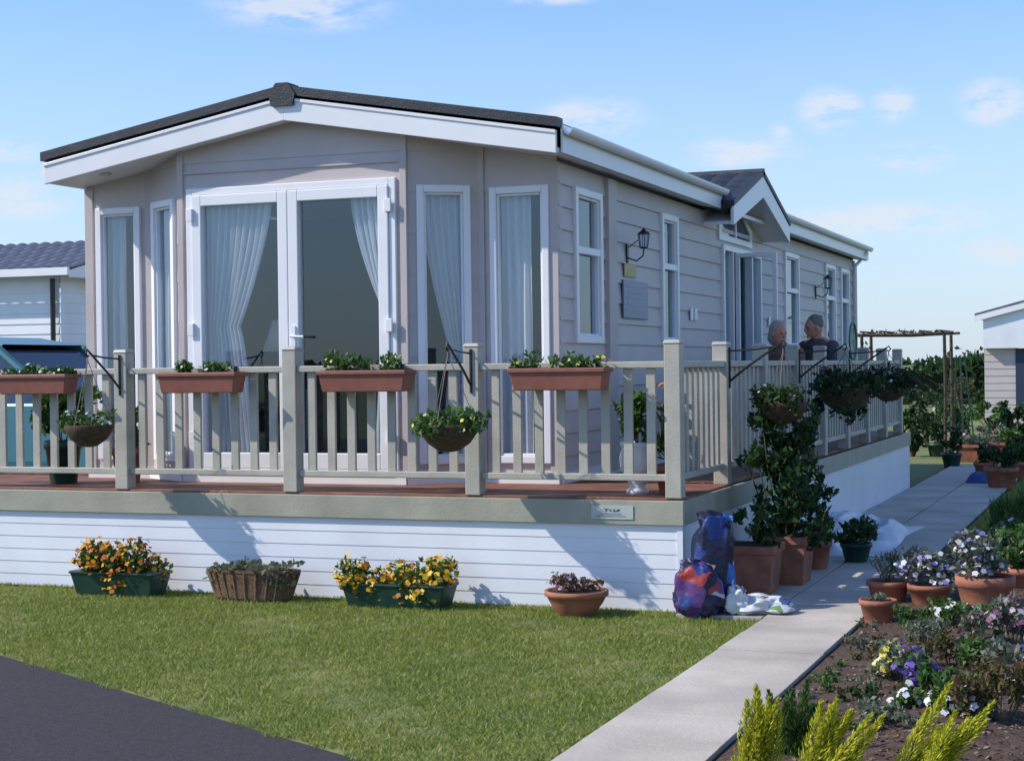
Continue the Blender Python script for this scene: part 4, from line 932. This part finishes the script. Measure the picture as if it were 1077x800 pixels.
cab = [(-1.1, 1.335, .84), (-1.9, 1.90, .70), (-2.4, 1.985, .68), (-3.9, 1.97, .68), (-4.25, 1.86, .68), (-4.5, 1.30, .80)]
m = MB(); low = [(-1.1, .85), (-1.9, .86), (-2.4, .86), (-3.9, .86), (-4.25, .84), (-4.5, .80)]
vs = [(x_, -w_, 1.33) for x_, w_ in low]+[(x_, -w_, z_-.05) for x_, z_, w_ in cab]+[(x_, w_, z_-.05) for x_, z_, w_ in cab]+[(x_, w_, 1.33) for x_, w_ in low]
fs = [(k*6+i, k*6+i+1, (k+1)*6+i+1, (k+1)*6+i) for k in range(3) for i in range(5)]; m.add(vs, fs); m.build('windows', DG, car)
m = MB(); vs = []
for x_, z_, w_ in cab: vs += [(x_, -w_-.015, z_-.10), (x_, -w_+.06, z_+.01), (x_, w_-.06, z_+.01), (x_, w_+.015, z_-.10)]
fs = [(i*4+k, i*4+k+1, (i+1)*4+k+1, (i+1)*4+k) for i in range(1, 4) for k in range(3)]; m.add(vs, fs)
for s_ in (-1, 1):
    m.tube([(-1.1, s_*.84, 1.33), (-1.9, s_*.71, 1.86), (-2.4, s_*.69, 1.93)], .05, 8); m.tube([(-2.5, s_*.86, 1.33), (-2.55, s_*.70, 1.93)], .04, 8); m.tube([(-3.5, s_*.86, 1.33), (-3.55, s_*.70, 1.93)], .04, 8); m.tube([(-4.5, s_*.8, 1.3), (-4.25, s_*.69, 1.84)], .045, 8)
m.build('roof', TEAL, car)
for x_ in (-.85, -3.75):
    for s_ in (-1, 1):
        m = MB(); m.tube([(x_, s_*.73, .33), (x_, s_*.76, .33), (x_, s_*.92, .33), (x_, s_*.94, .33)], [.30, .33, .33, .30], 24); wh = m.build('wheel', BLK, car)
        m = MB(); m.tube([(x_, s_*.935, .33), (x_, s_*.95, .33)], [.2, .18], 12); m.build('rim', CHR, wh)
for s_ in (-1, 1):
    m = MB(); m.ell((-.04, s_*.62, .82), .06, .16, .08, 12, 8); m.build('headlight', CHR, car, smooth=True)

# ---------- background garden ----------
def shrub(px, py, wpx, hpx, label, lm, n, leaf, seed, cat='shrub', name='shrub', fm=None):
    random.seed(seed); x, y, sc = spot(px, py); w_, h_ = wpx*sc/2, hpx*sc; t = thing(name, label, cat, (x, y, 0))
    bl = [(random.uniform(-.75, .75)*w_, random.uniform(-.75, .75)*w_, h_*random.uniform(.15, .82), w_*random.uniform(.16, .36), w_*.3, h_*random.uniform(.09, .2)) for _ in range(15)]
    leaves('foliage', lm, t, bl, n, leaf, .6, .2, .0)
    s = MB()
    for b in bl[:6]: s.tube([(b[0]*.15, b[1]*.15, 0), (b[0]*.6, b[1]*.6, b[2]*.5), (b[0], b[1], b[2])], [.03, .02, .008], 6)
    s.build('trunk', BARK, t)
    if fm: petals('flowers', fm, t, bl, 26, .09)
for i, a in enumerate([(975, 470, 40, 54, 'dark shrub behind the end of the deck', LEAFD, 700, .10), (1005, 462, 34, 50, 'green shrub left of the distant lodge', LEAF, 700, .10),
          (948, 455, 34, 36, 'rounded shrub below the pergola', LEAFM, 520, .11), (1042, 452, 44, 34, 'low bush under the distant lodge wall', LEAF, 600, .11), (1068, 462, 36, 44, 'bush at the far right edge beyond the grass', LEAFD, 800, .11),
          (1012, 478, 36, 28, 'small bush beside the far troughs', LEAFG, 480, .09), (985, 425, 40, 26, 'grey green bush far behind the pergola', LEAFG, 460, .14), (1040, 470, 32, 28, 'pale green clump left of the bush at the far right edge', LEAFG, 460, .09),
          (965, 428, 44, 20, 'distant low hedge shrub left of the grey green bush', LEAFM, 420, .14), (1012, 430, 32, 38, 'upright olive shrub just left of the distant lodge corner', LEAFR, 520, .13),
          (993, 452, 28, 30, 'white flowering bush in the middle of the back garden', LEAF, 460, .1), (1072, 490, 32, 36, 'dark clump beside the far right trough', LEAFD, 560, .08), (958, 480, 26, 28, 'small dark bush at the rear corner of the deck', LEAFD, 420, .09),
          (1025, 440, 26, 40, 'tall thin olive bush touching the distant lodge corner', LEAFM, 460, .11)]):
    shrub(*a, 80+i, fm=PAN_W if i in (10, 5) else None)
O = (-3.8, 28.6, 0)
pe = thing('pergola', 'small rustic timber pergola with climbing plants at the end of the deck', 'pergola', O)
WOOD = M('weathered_timber', (.07, .05, .035), .85, .3, 14, .5, 50)
for x_ in (-4.5, -3.15):
    for y_ in (28.2, 29.2):
        m = MB(O); m.tube([(x_, y_, 0), (x_+.01, y_, 1.2), (x_, y_, 2.08)], .028, 7); m.build('post', WOOD, pe)
for y_ in (28.2, 29.2):
    m = MB(O); m.tube([(-4.95, y_, 2.1), (-3.8, y_, 2.08), (-3.0, y_, 2.11)], .024, 7); m.build('beam', WOOD, pe)
for k in range(6):
    m = MB(O); x_ = -4.8+k*.32; m.tube([(x_, 27.95, 2.14), (x_+.02, 29.45, 2.145)], .015, 6); m.build('rafter', WOOD, pe)
leaves('climber', LEAFM, pe, [(-.7, -.4, 1.8, .2, .2, .2), (-.7, -.4, 1.2, .1, .1, .6), (.65, -.4, .8, .08, .08, .6), (-.2, 0, 2.12, .8, .5, .05)], 300, .07)
O = (spot(1008, 470)[0], spot(1008, 470)[1], 0)
bf = thing('bean_frame', 'thin green pole plant frame left of the distant lodge', 'plant frame', O)
for k in range(4):
    a_ = math.pi/2*k+.4; m = MB(); m.tube([(.3*math.cos(a_), .3*math.sin(a_), 0), (.12*math.cos(a_), .12*math.sin(a_), 1.75)], .014, 6); m.build('pole', GRNP, bf)
for r_, z_ in ((.27, .4), (.22, .9), (.17, 1.3), (.13, 1.7)):
    m = MB(); m.tube([(r_*math.cos(q*.524), r_*math.sin(q*.524), z_) for q in range(13)], .01, 5); m.build('ring', GRNP, bf)
m = MB()
m.tube([(0, .22*math.cos(a_), .20+.2*math.sin(a_)) for a_ in np.linspace(-1.4, 4.5, 26)], .012, 6); o = m.build('garden_hose', M('hose_green', (.03, .2, .10), .5), None, smooth=True); o.location = (-2.915, 17.7, 1.65); tag(o, 'green hose looped upright over the side handrail', 'hose')
def hedge(x0, x1, y, h, label, n, seed, lm=LEAFD):
    random.seed(seed); t = thing('hedge', label, 'hedge', ((x0+x1)/2, y, 0)); w_ = (x1-x0)/2
    bl = [(random.uniform(-w_, w_), random.uniform(-.8, .8), h*random.uniform(.3, .7), 2.2, .9, h*random.uniform(.15, .42)) for _ in range(int(w_*1.6))]
    leaves('foliage', lm, t, bl, n, .28, .7, .2, 0)
    m = MB(); m.box(-w_, w_, -.5, .5, 0, h*.6); m.build('branches', M('hedge_core%d' % seed, (.012, .022, .01), .95), t)
hedge(-12, 6, 66, 2.2, 'long dark hedge across the field behind the pergola', 7000, 91, LEAFM)
hedge(-60, -22, 48, 2.6, 'long dark hedge behind the left neighbour lodge', 9000, 92)
hedge(6, 40, 60, 2.1, 'dark hedge beyond the right hand lodge', 5000, 93)
m = MB(); random.seed(5)
for k in range(9): m.box(-2.75+k*.24, -2.75+k*.24+.22, 30.2, 30.4, .0, .16+random.uniform(0, .02)); m.box(-2.65+k*.24, -2.65+k*.24+.22, 30.2, 30.4, .17, .33)
tag(m.build('brick_edging', TERR, None, bevel=.01), 'low red brick edging beyond the end of the path', 'edging')
